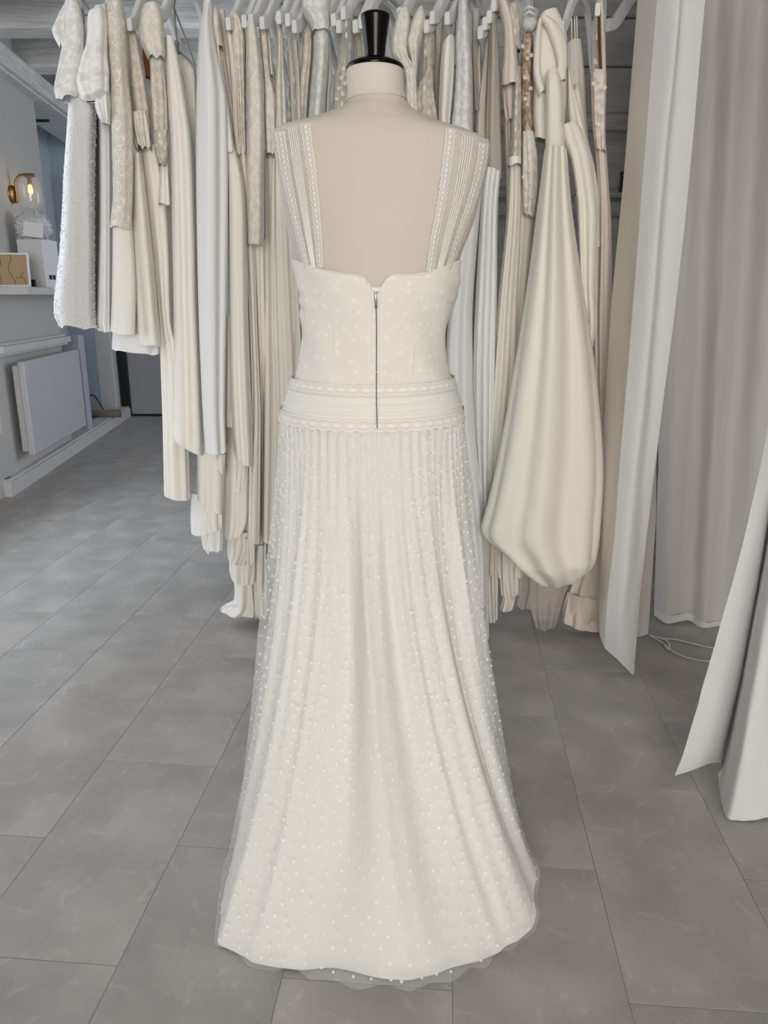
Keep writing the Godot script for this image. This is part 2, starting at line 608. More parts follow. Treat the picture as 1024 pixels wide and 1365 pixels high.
	for i in 4:
		var m := mat([Color(0.785, 0.763, 0.746), Color(0.768, 0.75, 0.736), Color(0.80, 0.775, 0.756), Color(0.776, 0.758, 0.742)][i], 0.55)
		m.albedo_texture = slate
		m.roughness = 0.55
		m.heightmap_enabled = true
		m.heightmap_texture = slate
		m.heightmap_scale = 0.06
		M["tile%d" % i] = m
	M.bead = mat(Color(0.95, 0.95, 0.95), 0.25)
	M.joint = mat(Color(0.66, 0.645, 0.63), 0.9)

func slate_tex(n: int) -> ImageTexture:
	var a := FastNoiseLite.new(); a.seed = 2; a.frequency = 0.006; a.fractal_octaves = 5; a.domain_warp_enabled = true; a.domain_warp_amplitude = 40.0
	var b := FastNoiseLite.new(); b.seed = 4; b.frequency = 0.35; b.fractal_octaves = 2
	var c := FastNoiseLite.new(); c.seed = 8; c.frequency = 0.008; c.fractal_type = FastNoiseLite.FRACTAL_RIDGED; c.fractal_octaves = 3
	var ia := a.get_seamless_image(n, n).get_data()
	var ib := b.get_seamless_image(n, n).get_data()
	var ic := c.get_seamless_image(n, n).get_data()
	var by := PackedByteArray()
	by.resize(n * n)
	for i in n * n:
		var v := 0.87 + 0.16 * (ia[i] / 255.0 - 0.5) + 0.10 * (ib[i] / 255.0 - 0.5)
		var k := ic[i] / 255.0
		if k > 0.80: v += (k - 0.80) * 0.35
		by[i] = int(clampf(v, 0.0, 1.0) * 255.0)
	return ImageTexture.create_from_image(Image.create_from_data(n, n, false, Image.FORMAT_L8, by))

# ---------- the room ----------
func LW(d: float) -> float:   # the left wall leans away a little
	return -1.837 - 0.1 * d

func wall_run(b: MB, d0: float, d1: float, y0: float, y1: float, thick: float, out := 0.0) -> void:
	b.prism([Vector2(LW(d0) + out, -d0), Vector2(LW(d1) + out, -d1), Vector2(LW(d1) + out - thick, -d1), Vector2(LW(d0) + out - thick, -d0)], y0, y1)

func _ready() -> void:
	# camera
	var cam := Camera3D.new()
	cam.name = "camera"
	cam.position = Vector3(0, EYE, 0)
	cam.rotation.x = -PITCH
	cam.fov = rad_to_deg(2.0 * atan(682.5 / F))
	cam.near = 0.05
	cam.far = 100.0
	add_child(cam)
	cam.current = true
	# sky and exposure
	var env := Environment.new()
	var sky := Sky.new()
	var sm := ProceduralSkyMaterial.new()
	sm.sky_top_color = Color(0.80, 0.86, 0.93)
	sm.sky_horizon_color = Color(0.93, 0.94, 0.95)
	sm.ground_bottom_color = Color(0.5, 0.5, 0.5)
	sm.ground_horizon_color = Color(0.8, 0.8, 0.8)
	sky.sky_material = sm
	env.background_mode = Environment.BG_SKY
	env.sky = sky
	env.background_energy_multiplier = 1.0
	env.tonemap_mode = Environment.TONE_MAPPER_LINEAR
	env.tonemap_exposure = 1.06
	env.sdfgi_enabled = true
	env.ssao_enabled = true
	env.ssil_enabled = true
	var we := WorldEnvironment.new()
	we.name = "world"
	we.environment = env
	add_child(we)
	# daylight through the shop windows; the rear one is an added light
	window_light("shop_window_light", Vector3(0.3, 1.65, 5.35), 0.0, Vector2(3.2, 2.0), 21.5, Color(1.0, 0.992, 0.98))
	window_light("left_window_light", Vector3(LW(3.0) + 0.06, 1.35, -3.0), -PI / 2 - 0.1, Vector2(2.7, 1.8), 2.6, Color(0.93, 0.965, 1.0))
	window_light("added_rear_light", Vector3(1.93, 1.5, -5.4), PI / 2, Vector2(1.8, 1.7), 3.6, Color(0.92, 0.96, 1.0))  # added to brighten the back room from out of sight
	make_materials()
	room()
	form_and_dress()
	rail_and_hangers()
	gowns_left()
	gowns_middle()
	gowns_right()
	curtains()
	left_things()

func window_light(called: String, at: Vector3, turn: float, size: Vector2, energy: float, c: Color) -> void:
	var l := AreaLight3D.new()
	l.name = called
	l.position = at
	l.rotation.y = turn
	l.area_size = size
	l.area_range = 14.0
	l.light_energy = energy
	l.light_color = c
	l.shadow_enabled = true
	add_child(l)

func window_unit(called: String, c: Vector3, across: Vector3, w: float, h: float, label: String) -> void:
	# frame, mullion and pane about a centre; across runs along the wall
	var up := Vector3.UP
	var t := Transform3D(Basis(across, up, across.cross(up)), c)
	var fr := MB.new()
	for s in [-1.0, 1.0]:
		fr.box(Vector3(s * (w / 2 - 0.03) - 0.03, -h / 2, -0.035), Vector3(s * (w / 2 - 0.03) + 0.03, h / 2, 0.035), 0.006, t)
		fr.box(Vector3(-w / 2, s * (h / 2 - 0.03) - 0.03, -0.033), Vector3(w / 2, s * (h / 2 - 0.03) + 0.03, 0.033), 0.006, t)
	var o := struct(called, fr.done(), M.wall_paint, label)
	var m := MB.new()
	m.box(Vector3(-0.02, -h / 2, -0.03), Vector3(0.02, h / 2, 0.03), 0.004, t)
	obj("mullion", m.done(), M.wall_paint, o)
	var glass := mat(Color(0.95, 0.97, 1.0, 0.05), 0.02)
	glass.transparency = BaseMaterial3D.TRANSPARENCY_ALPHA
	for s in [-1.0, 1.0]:
		obj("pane", boxm(Vector3(minf(s * 0.02, s * (w / 2 - 0.06)), -h / 2 + 0.06, -0.003), Vector3(maxf(s * 0.02, s * (w / 2 - 0.06)), h / 2 - 0.06, 0.003), 0.0, t), glass, o)

func room() -> void:
	var floor_m := boxm(Vector3(-3.6, -0.2, -8.0), Vector3(2.4, -0.0015, 5.8), 0.0)
	var fl := struct("floor", floor_m, M.joint, "grey slate-look floor laid in staggered rectangular tiles")
	# staggered tiles, 0.6 by 0.3 m, rows turned a few degrees to the walls
	var meshes := []
	for k in 5:
		var b := MB.new()
		b.box(Vector3(-0.1487, -0.012, -0.2995), Vector3(0.1487, 0.0, 0.2995), 0.0006)
		for i in b.uv.size(): b.uv[i] = b.uv[i] * 0.85 + Vector2(0.31 * k, 0.57 * k)
		meshes.append(b.done())
	var turn := Basis(Vector3.UP, -atan(0.0837))
	var r := RandomNumberGenerator.new()
	r.seed = 21
	for i in range(-12, 8):
		for j in range(0, 13):
			var v := 0.33 + 0.2985 * (i + 0.5)
			var s := (0.74 if posmod(i, 2) == 0 else 0.45) + 0.6 * j
			var p := turn * Vector3(v, 0, -s)
			if p.x < LW(-p.z) - 0.45 or p.x > 2.05 or p.z < -7.7: continue
			var o := MeshInstance3D.new()
			o.name = "tile"
			o.mesh = meshes[r.randi() % 5]
			o.material_override = M["tile%d" % (r.randi() % 4)]
			o.transform = Transform3D(turn, p)
			fl.add_child(o, true)
	# walls
	var wl := MB.new()
	wall_run(wl, -5.7, 1.5, 0.0, 2.75, 0.5)
	wall_run(wl, 1.5, 4.5, 0.0, 0.36, 0.5)
	wall_run(wl, 1.5, 4.5, 2.3, 2.75, 0.5)
	wall_run(wl, 4.5, 5.8, 0.0, 2.75, 0.5)
	var wc := MB.new()
	wall_run(wc, 5.8, 7.9, 0.0, 2.75, 0.2, -0.5)
	struct("wall_recess", wc.done(), M.wall_sky_tint, "white recessed wall with blue daylight painted in, past the end of the shelf")
	struct("wall_left", wl.done(), M.wall, "warm white plaster wall beside the rail of gowns")
	var u := Vector3(-0.0995, 0, -0.995)
	window_unit("window_1", Vector3(LW(3.0) - 0.12, 1.33, -3.0), u, 3.0, 1.94, "tall white framed shop window in the wall by the shelf")
	var wf := MB.new()
	wf.box(Vector3(-2.2, 0, 5.5), Vector3(-1.35, 2.75, 5.8))
	wf.box(Vector3(1.95, 0, 5.5), Vector3(2.4, 2.75, 5.8))
	wf.box(Vector3(-1.35, 0, 5.5), Vector3(1.95, 0.4, 5.8))
	wf.box(Vector3(-1.35, 2.55, 5.5), Vector3(1.95, 2.75, 5.8))
	struct("wall_front", wf.done(), M.wall)
	window_unit("window_2", Vector3(0.3, 1.475, 5.62), Vector3(1, 0, 0), 3.3, 2.15, "wide shop window behind the camera")
	var wr := MB.new()
	wr.box(Vector3(2.1, 0, -4.4), Vector3(2.35, 2.75, 5.7))
	wr.box(Vector3(2.1, 0, -6.4), Vector3(2.35, 0.6, -4.4))
	wr.box(Vector3(2.1, 2.4, -6.4), Vector3(2.35, 2.75, -4.4))
	wr.box(Vector3(2.1, 0, -7.9), Vector3(2.35, 2.75, -6.4))
	struct("wall_right", wr.done(), M.wall)
	window_unit("added_window_3", Vector3(2.22, 1.5, -5.4), Vector3(0, 0, -1), 2.0, 1.8, "added unseen window that lights the rear room")  # unseen window, made up to light the back room
	struct("wall_far", boxm(Vector3(-3.6, 0, -7.9), Vector3(2.35, 2.75, -7.65), 0.0), M.wall_sky_tint, "far wall of the shop")
	# partition behind the rail, clad in painted boards
	var wb := struct("wall_back", boxm(Vector3(-0.15, 0, -3.55), Vector3(2.1, 2.75, -3.4), 0.0), M.wood_grey, "grey painted wall behind the gowns, boarded above")
	var y := 1.86
	for k in 5:
		obj("board", boxm(Vector3(-0.15, y + 0.004, -3.4), Vector3(2.1, y + 0.168, -3.375 - 0.004 * (k % 2)), 0.005), M.wood_grey, wb)
		y += 0.172
	obj("moulding", boxm(Vector3(-0.15, 1.80, -3.4), Vector3(2.1, 1.86, -3.345), 0.012), M.wood_grey, wb)
	obj("moulding", boxm(Vector3(-0.15, 1.48, -3.4), Vector3(2.1, 1.53, -3.36), 0.012), M.wood_grey, wb)
	obj("moulding", boxm(Vector3(-0.15, 1.55, -3.4), Vector3(2.1, 1.575, -3.37), 0.008), M.wood_grey, wb)
	obj("handle", lathe([[0.0, 0.0], [0.008, 0.0], [0.011, 0.012], [0.009, 0.05], [0.011, 0.075], [0.0, 0.08]], P(828, 256, 3.35), 14), M.frame_black, wb)
	# ceiling and its painted beams
	var ce := struct("ceiling", boxm(Vector3(-3.6, 2.75, -8.0), Vector3(2.4, 2.95, 5.9), 0.0), M.ceiling, "low ceiling between white painted beams")
	for k in range(-4, 5):
		var d := 4.75 + 0.74 * k
		obj("beam", boxm(Vector3(-3.1, 2.585, -d - 0.2), Vector3(2.1, 2.76, -d), 0.015), M.wood, ce)
	# the plate along the top of the wall, the dado moulding and the plinth
	var t1 := MB.new()
	wall_run(t1, 1.0, 7.65, 2.47, 2.585, 0.3, 0.10)
	wall_run(t1, 1.0, 7.65, 2.455, 2.475, 0.3, 0.07)
	struct("trim_1", t1.done(), M.wood, "painted timber plate running under the beams")
	var t2 := MB.new()
	wall_run(t2, 4.5, 5.8, 0.835, 0.875, 0.08, 0.075)
	wall_run(t2, 4.5, 5.8, 0.815, 0.835, 0.08, 0.05)
	wall_run(t2, 4.5, 5.8, 0.875, 0.89, 0.08, 0.04)
	struct("trim_2", t2.done(), M.wall_paint, "moulded dado rail above the flat heater")
	var bb := MB.new()
	wall_run(bb, 4.4, 7.65, 0.0, 0.085, 0.12, 0.05)
	wall_run(bb, 4.4, 7.65, 0.085, 0.10, 0.12, 0.035)
	struct("baseboard_left", bb.done(), M.wall_paint, "white plinth along the foot of the wall")
	# far door: grey leaf in a black frame, white post beside it
	var dr := MB.new()
	var x0 := P(161, 520, 7.62).x
	dr.box(Vector3(x0, 0, -7.66), Vector3(x0 + 0.09, 2.15, -7.60), 0.006)
	dr.box(Vector3(x0 + 0.95, 0, -7.66), Vector3(x0 + 1.04, 2.15, -7.60), 0.006)
	dr.box(Vector3(x0, 2.07, -7.66), Vector3(x0 + 1.04, 2.15, -7.60), 0.006)
	dr.box(Vector3(x0 + 0.08, 0, -7.66), Vector3(x0 + 0.96, 0.02, -7.61), 0.003)
	var df := struct("door_1", dr.done(), M.frame_black, "grey door in a black frame at the end of the shop")
	obj("door_leaf", boxm(Vector3(x0 + 0.09, 0.02, -7.65), Vector3(x0 + 0.95, 2.07, -7.615), 0.006), M.door_grey, df)
	obj("door_handle", boxm(Vector3(x0 + 0.82, 1.0, -7.62), Vector3(x0 + 0.92, 1.02, -7.57), 0.004), M.steel, df)
	struct("trim_3", boxm(Vector3(x0 - 0.17, 0, -7.64), Vector3(x0 - 0.01, 2.2, -7.50), 0.01), M.wall_paint, "white post beside the far door")

# ---------- the dress form and its gown ----------
# outline of the form: x left, y left, x right, y right, half depth (mm)
var BODY := [
	[463, 92, 537, 92, 58], [463, 108, 538, 108, 58], [464, 126, 539, 125, 60], [460, 141, 545, 139, 66], [444, 150, 557, 151, 75], [412, 160, 594, 167, 85],
	[385, 166, 630, 178, 92], [368, 172, 650, 188, 97], [364, 184, 653, 200, 103], [368, 210, 649, 226, 109], [374, 250, 641, 258, 114], [382, 295, 630, 300, 118],
	[392, 345, 612, 347, 118], [400, 375, 608, 377, 118], [404, 410, 600, 410, 114], [407, 445, 590, 445, 108], [403, 480, 591, 480, 108], [394, 510, 600, 510, 114],
	[383, 545, 610, 545, 124], [380, 580, 612, 580, 124], [393, 640, 601, 640, 106], [404, 700, 590, 700, 92]]
const BD := 1.57

func body(t: float, th: float, off := 0.0) -> Vector3:
	var L := P(row_at(BODY, 0, t), row_at(BODY, 1, t), BD)
	var R := P(row_at(BODY, 2, t), row_at(BODY, 3, t), BD)
	var b := row_at(BODY, 4, t) * 0.001
	var c := (L + R) / 2.0
	var a := (R - L) / 2.0
	var e := Vector3(a.x / a.length_squared() * cos(th), 0, sin(th) / b).normalized()
	return c + a * cos(th) + Vector3(0, 0, b * sin(th)) + e * off

# the point of the form's back that shows at a picture point
func on_back(px: float, py: float, off := 0.0) -> Vector3:
	var t := 8.0
	var th := PI / 2
	var lo := 0.0
	var hi := BODY.size() - 1.0
	for i in 26:
		t = (lo + hi) / 2
		if (row_at(BODY, 1, t) + row_at(BODY, 3, t)) / 2 < py: lo = t
		else: hi = t
	for i in 14:
		var p := PX(body(t, th, off))
		var dt := (PX(body(t + 0.01, th, off)) - p) / 0.01
		var da := (PX(body(t, th + 0.01, off)) - p) / 0.01
		var e := Vector2(px, py) - p
		var det := dt.x * da.y - dt.y * da.x
		if absf(det) < 1.0: break
		t += clampf((e.x * da.y - e.y * da.x) / det, -0.6, 0.6)
		th += clampf((dt.x * e.y - dt.y * e.x) / det, -0.25, 0.25)
		t = clampf(t, 0.0, BODY.size() - 1.02)
		th = clampf(th, 0.02, PI - 0.02)
	return body(t, th, off)

func interp(list: Array, x: float) -> float:   # piecewise linear through [x, y] pairs
	for i in list.size() - 1:
		if x <= list[i + 1][0]:
			return lerpf(list[i][1], list[i + 1][1], clampf((x - list[i][0]) / (list[i + 1][0] - list[i][0]), 0, 1))
	return list[-1][1]

# a strip on the form's back along a picture path, w px wide each side; scalloped edges if s > 0
func back_strip(path: Array, w: Array, off: float, scallop := 0.0, pitch := 7.0, cols := 5) -> ArrayMesh:
	var pts := PackedVector3Array()
	var uvs := PackedVector2Array()
	var run := 0.0
	var dense := []
	for i in path.size() - 1:
		var a := Vector2(path[i][0], path[i][1])
		var b := Vector2(path[i + 1][0], path[i + 1][1])
		var n := maxi(1, int(a.distance_to(b) / 1.6))
		for k in n: dense.append([a.lerp(b, float(k) / n), lerpf(w[i], w[i + 1], float(k) / n)])
	dense.append([Vector2(path[-1][0], path[-1][1]), w[-1]])
	for i in dense.size():
		var tg: Vector2 = (dense[mini(i + 3, dense.size() - 1)][0] - dense[maxi(i - 3, 0)][0]).normalized()
		var sd := Vector2(-tg.y, tg.x)
		if i > 0: run += dense[i][0].distance_to(dense[i - 1][0])
		var ww: float = dense[i][1] - scallop + scallop * absf(sin(PI * run / pitch))
		for c in cols:
			var u := 2.0 * c / (cols - 1) - 1.0
			var q: Vector2 = dense[i][0] + sd * u * ww
			pts.append(on_back(q.x, q.y, off + 0.0012 * (1.0 - u * u)))
			uvs.append(Vector2(run / (pitch * 2.0), 0.5 + 0.5 * u))
	return grid(pts, uvs, cols)

func form_and_dress() -> void:
	var at := Vector3(P(495, 700, BD).x, 0, -BD)
	var f := thing("dress_form", "cream fabric dress form seen from the back, black knob on its neck", "mannequin", at)
	# torso
	var pts := PackedVector3Array()
	var uvs := PackedVector2Array()
	for i in range(3, 21 * 6 + 1):
		for k in 97:
			var th := TAU * (k % 96) / 96.0
			pts.append(body(i / 6.0 if i > 3 else 0.5, th))
			uvs.append(Vector2(k / 97.0, pts[-1].y))
	obj("torso", grid(pts, uvs, 97), M.linen, f)
	pts = PackedVector3Array(); uvs = PackedVector2Array()
	for i in 17:
		for k in 65:
			pts.append(body(i / 6.0, TAU * (k % 64) / 64.0, 0.0012))
			uvs.append(Vector2(k / 65.0, pts[-1].y))
	obj("neck", grid(pts, uvs, 65), M.neck, f)
	var nc := (body(0.0, 0.0) + body(0.0, PI)) / 2.0
	var nr := body(0.0, 0.0).distance_to(body(0.0, PI)) / 2.0
	obj("neck_cap", lathe([[nr + 0.0015, -0.004], [nr + 0.0025, 0.0], [nr + 0.001, 0.004], [nr * 0.8, 0.010], [nr * 0.5, 0.015], [0.0, 0.017]], nc, 48, 1.15), M.black, f)
	obj("knob", lathe([[0.0, 0.012], [0.0165, 0.012], [0.0175, 0.018], [0.0195, 0.038], [0.0235, 0.066], [0.0265, 0.082], [0.0262, 0.086], [0.022, 0.0885], [0.0, 0.089]], nc + Vector3(0.001, 0, 0.004), 48), M.black, f)
	obj("pole", lathe([[0.0, 0.02], [0.018, 0.02], [0.018, 0.80], [0.0, 0.80]], at, 16), M.steel, f)
	obj("base", lathe([[0.0, 0.0], [0.15, 0.0], [0.152, 0.008], [0.14, 0.018], [0.02, 0.03], [0.0, 0.03]], at, 40), M.black, f)

	var g := thing("wedding_dress", "ivory sheer-strapped gown with dotted tulle skirt and train on the dress form", "dress", at)
	# bodice: closed tube round the form with the neckline cut to the picture
	var neck := [[391.0, 346.0], [418.0, 356.0], [450.0, 363.0], [482.0, 367.0], [486.0, 369.0], [499.5, 392.0], [504.0, 392.0], [518.0, 368.0], [522.0, 366.0], [552.0, 365.0], [572.0, 362.0], [612.0, 347.0]]
	pts = PackedVector3Array(); uvs = PackedVector2Array()
	var cols := 200
	var tops := []
	for k in cols:
		var th := TAU * k / cols
		var t0 := 12.0
		if sin(th) > 0.0:
			var lo := 10.0
			var hi := 15.5
			for i in 18:
				var m := (lo + hi) / 2
				var q := PX(body(m, th, 0.006))
				if q.y < interp(neck, q.x): lo = m
				else: hi = m
			t0 = lo
		else: t0 = 12.25
		tops.append(t0)
	for i in 33:
		for k in cols + 1:
			var th := TAU * (k % cols) / cols
			var v := i / 32.0
			var t := lerpf(tops[k % cols], 17.1, v)
			var side := pow(absf(cos(th)), 1.3)
			var wr := 0.0022 * side * sin(t * 7.0 + 5.0 * sin(th) * cos(th) + 2.2 * sin(t * 2.3)) * (0.6 + 0.4 * sin(t * 1.7 + 4.0 * cos(th))) + 0.0012 * sin(th * 9.0 + t * 2.0)
			if v < 0.02: wr -= 0.001
			pts.append(body(t, th, 0.0065 + wr))
			uvs.append(Vector2(th * 0.13, v * 0.22))
	obj("bodice", grid(pts, uvs, cols + 1), M.embroidery, g)
	# neckline piping, seams, zip
	var pip := []
	for q in [[392, 348], [418, 357], [450, 364], [483, 368.5], [499, 391]]: pip.append(on_back(q[0], q[1], 0.0075))
	obj("piping", sweep(smooth_path(pip, 4), 0.0013, 6), M.lining, g)
	pip = []
	for q in [[505, 391], [520, 367.5], [552, 366], [574, 363], [611, 348]]: pip.append(on_back(q[0], q[1], 0.0075))
	obj("piping", sweep(smooth_path(pip, 4), 0.0013, 6), M.lining, g)
	for s in [[[441, 398], [445, 440], [446, 500]], [[558, 398], [553, 440], [551, 500]]]:
		var sp := []
		for q in s: sp.append(on_back(q[0], q[1], 0.0068))
		obj("seam", sweep(smooth_path(sp, 5), 0.0009, 6), M.lining, g)
	obj("label_tape", back_strip([[495, 386], [508, 386]], [3.0, 3.0], 0.004), M.white, g)
	var zp := []
	for q in [[501, 394, 85], [502, 430, 85], [502, 480, 85], [502, 505, 140], [502, 530, 140], [503, 571, 175]]: zp.append(on_back(q[0], q[1], q[2] * 0.0001))
	obj("zip", sweep(smooth_path(zp, 6), 0.0011, 6), mat(Color(0.45, 0.44, 0.42), 0.5, 0.3), g)
	obj("zip_pull", sweep([on_back(501, 391, 0.011), on_back(501, 397, 0.012), on_back(501.3, 405, 0.012), on_back(501.5, 411, 0.010)], 0.0022, 8, 0.5), M.steel, g)
	# sheer straps: tulle panel, lace on both edges, pintucks between; they go on over the shoulder
	var straps := [
		[[[389, 170], [391, 200], [396, 245], [401, 290], [407, 330], [411, 355]], [25.0, 25.0, 23.0, 21.0, 19.0, 18.0],
			[[407, 165], [411, 195], [416, 230], [420, 268], [424, 310], [427, 357]], [[373, 175], [376, 195], [381, 230], [389, 268], [397, 305], [409, 356]]],
		[[[624, 182], [621, 205], [612, 245], [603, 290], [593, 330], [586, 358]], [28.0, 28.0, 26.0, 23.0, 19.0, 17.0],
			[[601, 171], [599, 195], [594, 235], [588, 275], [579, 320], [573, 362]], [[645, 191], [643, 212], [637, 240], [628, 270], [617, 300], [598, 359]]]]
	for k in 2:
		var s = straps[k]
		obj("strap", back_strip(s[0], s[1], 0.004, 0.0, 7.0, 9), M.strap_tulle, g)
		obj("lace_edging", back_strip(s[2], [7.0, 7.0, 6.5, 6.0, 5.5, 5.0], 0.0065, 1.3, 7.5), M.trim_lace, g)
		obj("lace_edging", back_strip(s[3], [7.0, 7.0, 6.5, 6.0, 5.0, 4.5], 0.0065, 1.3, 7.5), M.trim_lace, g)
		for j in 5:
			var u := 0.34 + 0.075 * j
			var tp := []
			for i in 6:
				var uu := lerpf(u, u * 0.8 + 0.1, i / 5.0)
				tp.append(on_back(lerpf(s[3][i][0], s[2][i][0], uu), lerpf(s[3][i][1], s[2][i][1], uu), 0.0055))
			obj("pintuck", sweep(smooth_path(tp, 5), 0.0012, 6), M.lining, g)
		# over the shoulder to the front neckline
		var rows := []
		for i in 9:
			var w := i / 8.0
			var line := []
			for c in 4:
				var edge: Vector2 = Vector2(s[0][0][0], s[0][0][1]) + Vector2((c / 1.5 - 1.0) * 22.0, (c / 1.5 - 1.0) * (-5.5 if k == 0 else 6.0))
				var p := on_back(edge.x, edge.y, 0.004)
				var q := Vector3(lerpf(p.x, at.x, 0.12), p.y - 0.28, -BD - 0.125)
				var m := p.lerp(q, w)
				m.z = lerpf(p.z, q.z, smoothstep(0.0, 0.45, w))
				m.y = lerpf(p.y, q.y, w * w) + 0.012 * sin(PI * minf(w * 2.2, 1.0))
				line.append(m)
			rows.append(line)
		obj("strap_front", sheet3(rows, 2, 4), M.strap_tulle, g)
	# hip yoke with cross pleats between two lace bands
	pts = PackedVector3Array(); uvs = PackedVector2Array()
	for i in 31:
		for k in 121:
			var th := TAU * (k % 120) / 120.0
			var dip := 0.13 * maxf(sin(th), 0.0)
			var v := i / 30.0
			var t := lerpf(16.86, 18.32, v) + dip
			pts.append(body(t, th, lerpf(0.0045, 0.008, smoothstep(0.0, 0.14, v)) + (0.0034 * absf(sin(v * PI * 6.0)) if v > 0.15 and v < 0.9 else 0.0)))
			uvs.append(Vector2(th * 0.13, v * 0.1))
	obj("hip_yoke", grid(pts, uvs, 121), M.lining, g)
	for e in [[16.89, 0.165], [18.14, 0.195]]:
		pts = PackedVector3Array(); uvs = PackedVector2Array()
		for k in 361:
			var th := TAU * (k % 360) / 360.0
			var dip := 0.13 * maxf(sin(th), 0.0)
			var sc := absf(sin(th * 22.0))
			for c in 6:
				var u := 2.0 * c / 5.0 - 1.0
				var hw: float = e[1] + 0.055 * sc
				pts.append(body(e[0] + dip + u * hw, th, 0.0115 + 0.002 * u * u + 0.001 * sc))
				uvs.append(Vector2(th * 22.0 / TAU, 0.5 + 0.5 * u))
		obj("lace_band", grid(pts, uvs, 6), M.band_lace, g)
	skirt(g, at)

# where the hem lies on the floor, by angle: [degrees, x, distance]; 0 = right, 90 = towards the camera
var HEM := [[-60, 0.13, 1.83], [-20, 0.25, 1.72], [5, 0.276, 1.58], [22, 0.295, 1.45], [38, 0.316, 1.29], [53, 0.290, 1.195], [67, 0.235, 1.125], [80, 0.155, 1.078], [92, 0.05, 1.056], [105, -0.08, 1.06],
	[118, -0.20, 1.079], [130, -0.274, 1.111], [142, -0.318, 1.155], [154, -0.318, 1.27], [166, -0.303, 1.42], [178, -0.300, 1.60], [200, -0.27, 1.72], [240, -0.15, 1.84], [300, 0.13, 1.83]]
var HEM2 := [[-60, 0.14, 1.85], [-20, 0.26, 1.73], [5, 0.284, 1.58], [22, 0.298, 1.45], [38, 0.318, 1.285], [53, 0.292, 1.19], [67, 0.237, 1.118], [80, 0.156, 1.062], [92, 0.05, 1.034], [105, -0.085, 1.036],
	[118, -0.203, 1.07], [130, -0.276, 1.108], [142, -0.320, 1.153], [152, -0.326, 1.27], [163, -0.318, 1.42], [176, -0.320, 1.54], [200, -0.28, 1.73], [240, -0.16, 1.86], [300, 0.14, 1.85]]

var CREASES := [[48, 0.007, 2.2], [63, 0.009, 2.6], [74, 0.006, 1.8], [86, 0.008, 2.4], [95, 0.006, 1.7], [109, 0.010, 2.8], [121, 0.007, 2.0], [134, 0.009, 2.6], [150, 0.007, 2.4], [163, 0.008, 2.6], [30, 0.008, 2.6]]

func hem_at(list: Array, deg: float) -> Vector2:
	for i in list.size() - 1:
		if deg <= list[i + 1][0] or i == list.size() - 2:
			var t := clampf((deg - list[i][0]) / float(list[i + 1][0] - list[i][0]), 0, 1)
			var a = list[maxi(i - 1, 0)]; var b = list[i]; var c = list[i + 1]; var d = list[mini(i + 2, list.size() - 1)]
			return Vector2(cr(a[1], b[1], c[1], d[1], t), cr(a[2], b[2], c[2], d[2], t))
	return Vector2(list[-1][1], list[-1][2])

func skirt_point(list: Array, deg: float, v: float, top: float, off: float, layer: int) -> Vector3:
	var th := deg_to_rad(deg)
	var dip := 0.13 * maxf(sin(th), 0.0)
	var a := body(top + dip, th, off)
	var h := hem_at(list, deg)
	var back := clampf(h.y, 1.0, BD)
	back = (BD - back) / 0.5      # how much of the train lies in this direction
	var bk := smoothstep(0.0, 0.5, back)
	var q := pow(v, lerpf(1.0, 2.3, bk))
	var p := Vector3(lerpf(a.x, h.x, pow(v, lerpf(1.3, 1.9, bk))), 0, lerpf(a.z, -h.y, q))
	p.y = lerpf(a.y, 0.0, v)
	if back > 0.0:   # the last of the train lies along the floor
		p.y = lerpf(p.y, a.y * pow(1.0 - v, 1.12), 0.8 * clampf(back, 0, 1))
	var out := Vector3(cos(th), 0, sin(th))
	var grow := smoothstep(0.0, 0.55, v) * (1.0 - 0.6 * smoothstep(0.82, 1.0, v) * clampf(back * 1.5, 0, 1))
	if layer == 0:
		var f := 0.6 * cos(11.0 * th + 0.6 + 0.5 * v) + 0.45 * cos(18.0 * th + 2.0 - 0.7 * v) + 0.2 * cos(5.0 * th + 1.0)
		p += out * 0.024 * grow * (f - 0.35)
		p += out * 0.0015 * (1.0 - v) * sin(60.0 * th)
	else:
		var f := 0.55 * cos(14.0 * th + 1.2 + 0.9 * v) + 0.4 * cos(23.0 * th + 0.4 - 1.2 * v) + 0.3 * cos(37.0 * th + v)
		var g0 := 0.6 * cos(11.0 * th + 0.6 + 0.5 * v) + 0.45 * cos(18.0 * th + 2.0 - 0.7 * v) + 0.2 * cos(5.0 * th + 1.0)
		p += out * 0.024 * grow * (g0 - 0.35) * bk   # over the train the net follows the lining
		p += out * (0.003 * smoothstep(0.0, 0.1, v) + 0.012 * grow * (f + 0.15) * (1.0 - 0.8 * bk * smoothstep(0.55, 0.9, v)) + 0.003 * grow)
		p += out * 0.0022 * smoothstep(0.0, 0.03, v) * (1.0 - smoothstep(0.3, 0.75, v)) * sin(54.0 * th + 3.0 * v)
		if v > 0.95 and sin(th) > 0.9: p += out * 0.012 * smoothstep(0.95, 1.0, v) * sin(31.0 * th) * sin(13.0 * th + 1.0)
	# single creases that run down the gathered cloth
	var cr0 := 0.0
	for z in CREASES:
		var w: float = (deg - z[0] - 3.0 * sin(z[0] * 3.0 + v * 2.0)) / z[2]
		cr0 += z[1] * exp(-w * w)
	p += out * cr0 * smoothstep(0.05, 0.35, v) * (1.0 - 0.5 * smoothstep(0.9, 1.0, v))
	p.y = maxf(p.y, 0.004 if layer == 0 else 0.0065) + (0.004 * smoothstep(0.96, 1.0, v) * (1.0 + sin(23.0 * th)) if layer == 1 else 0.0)
	return p

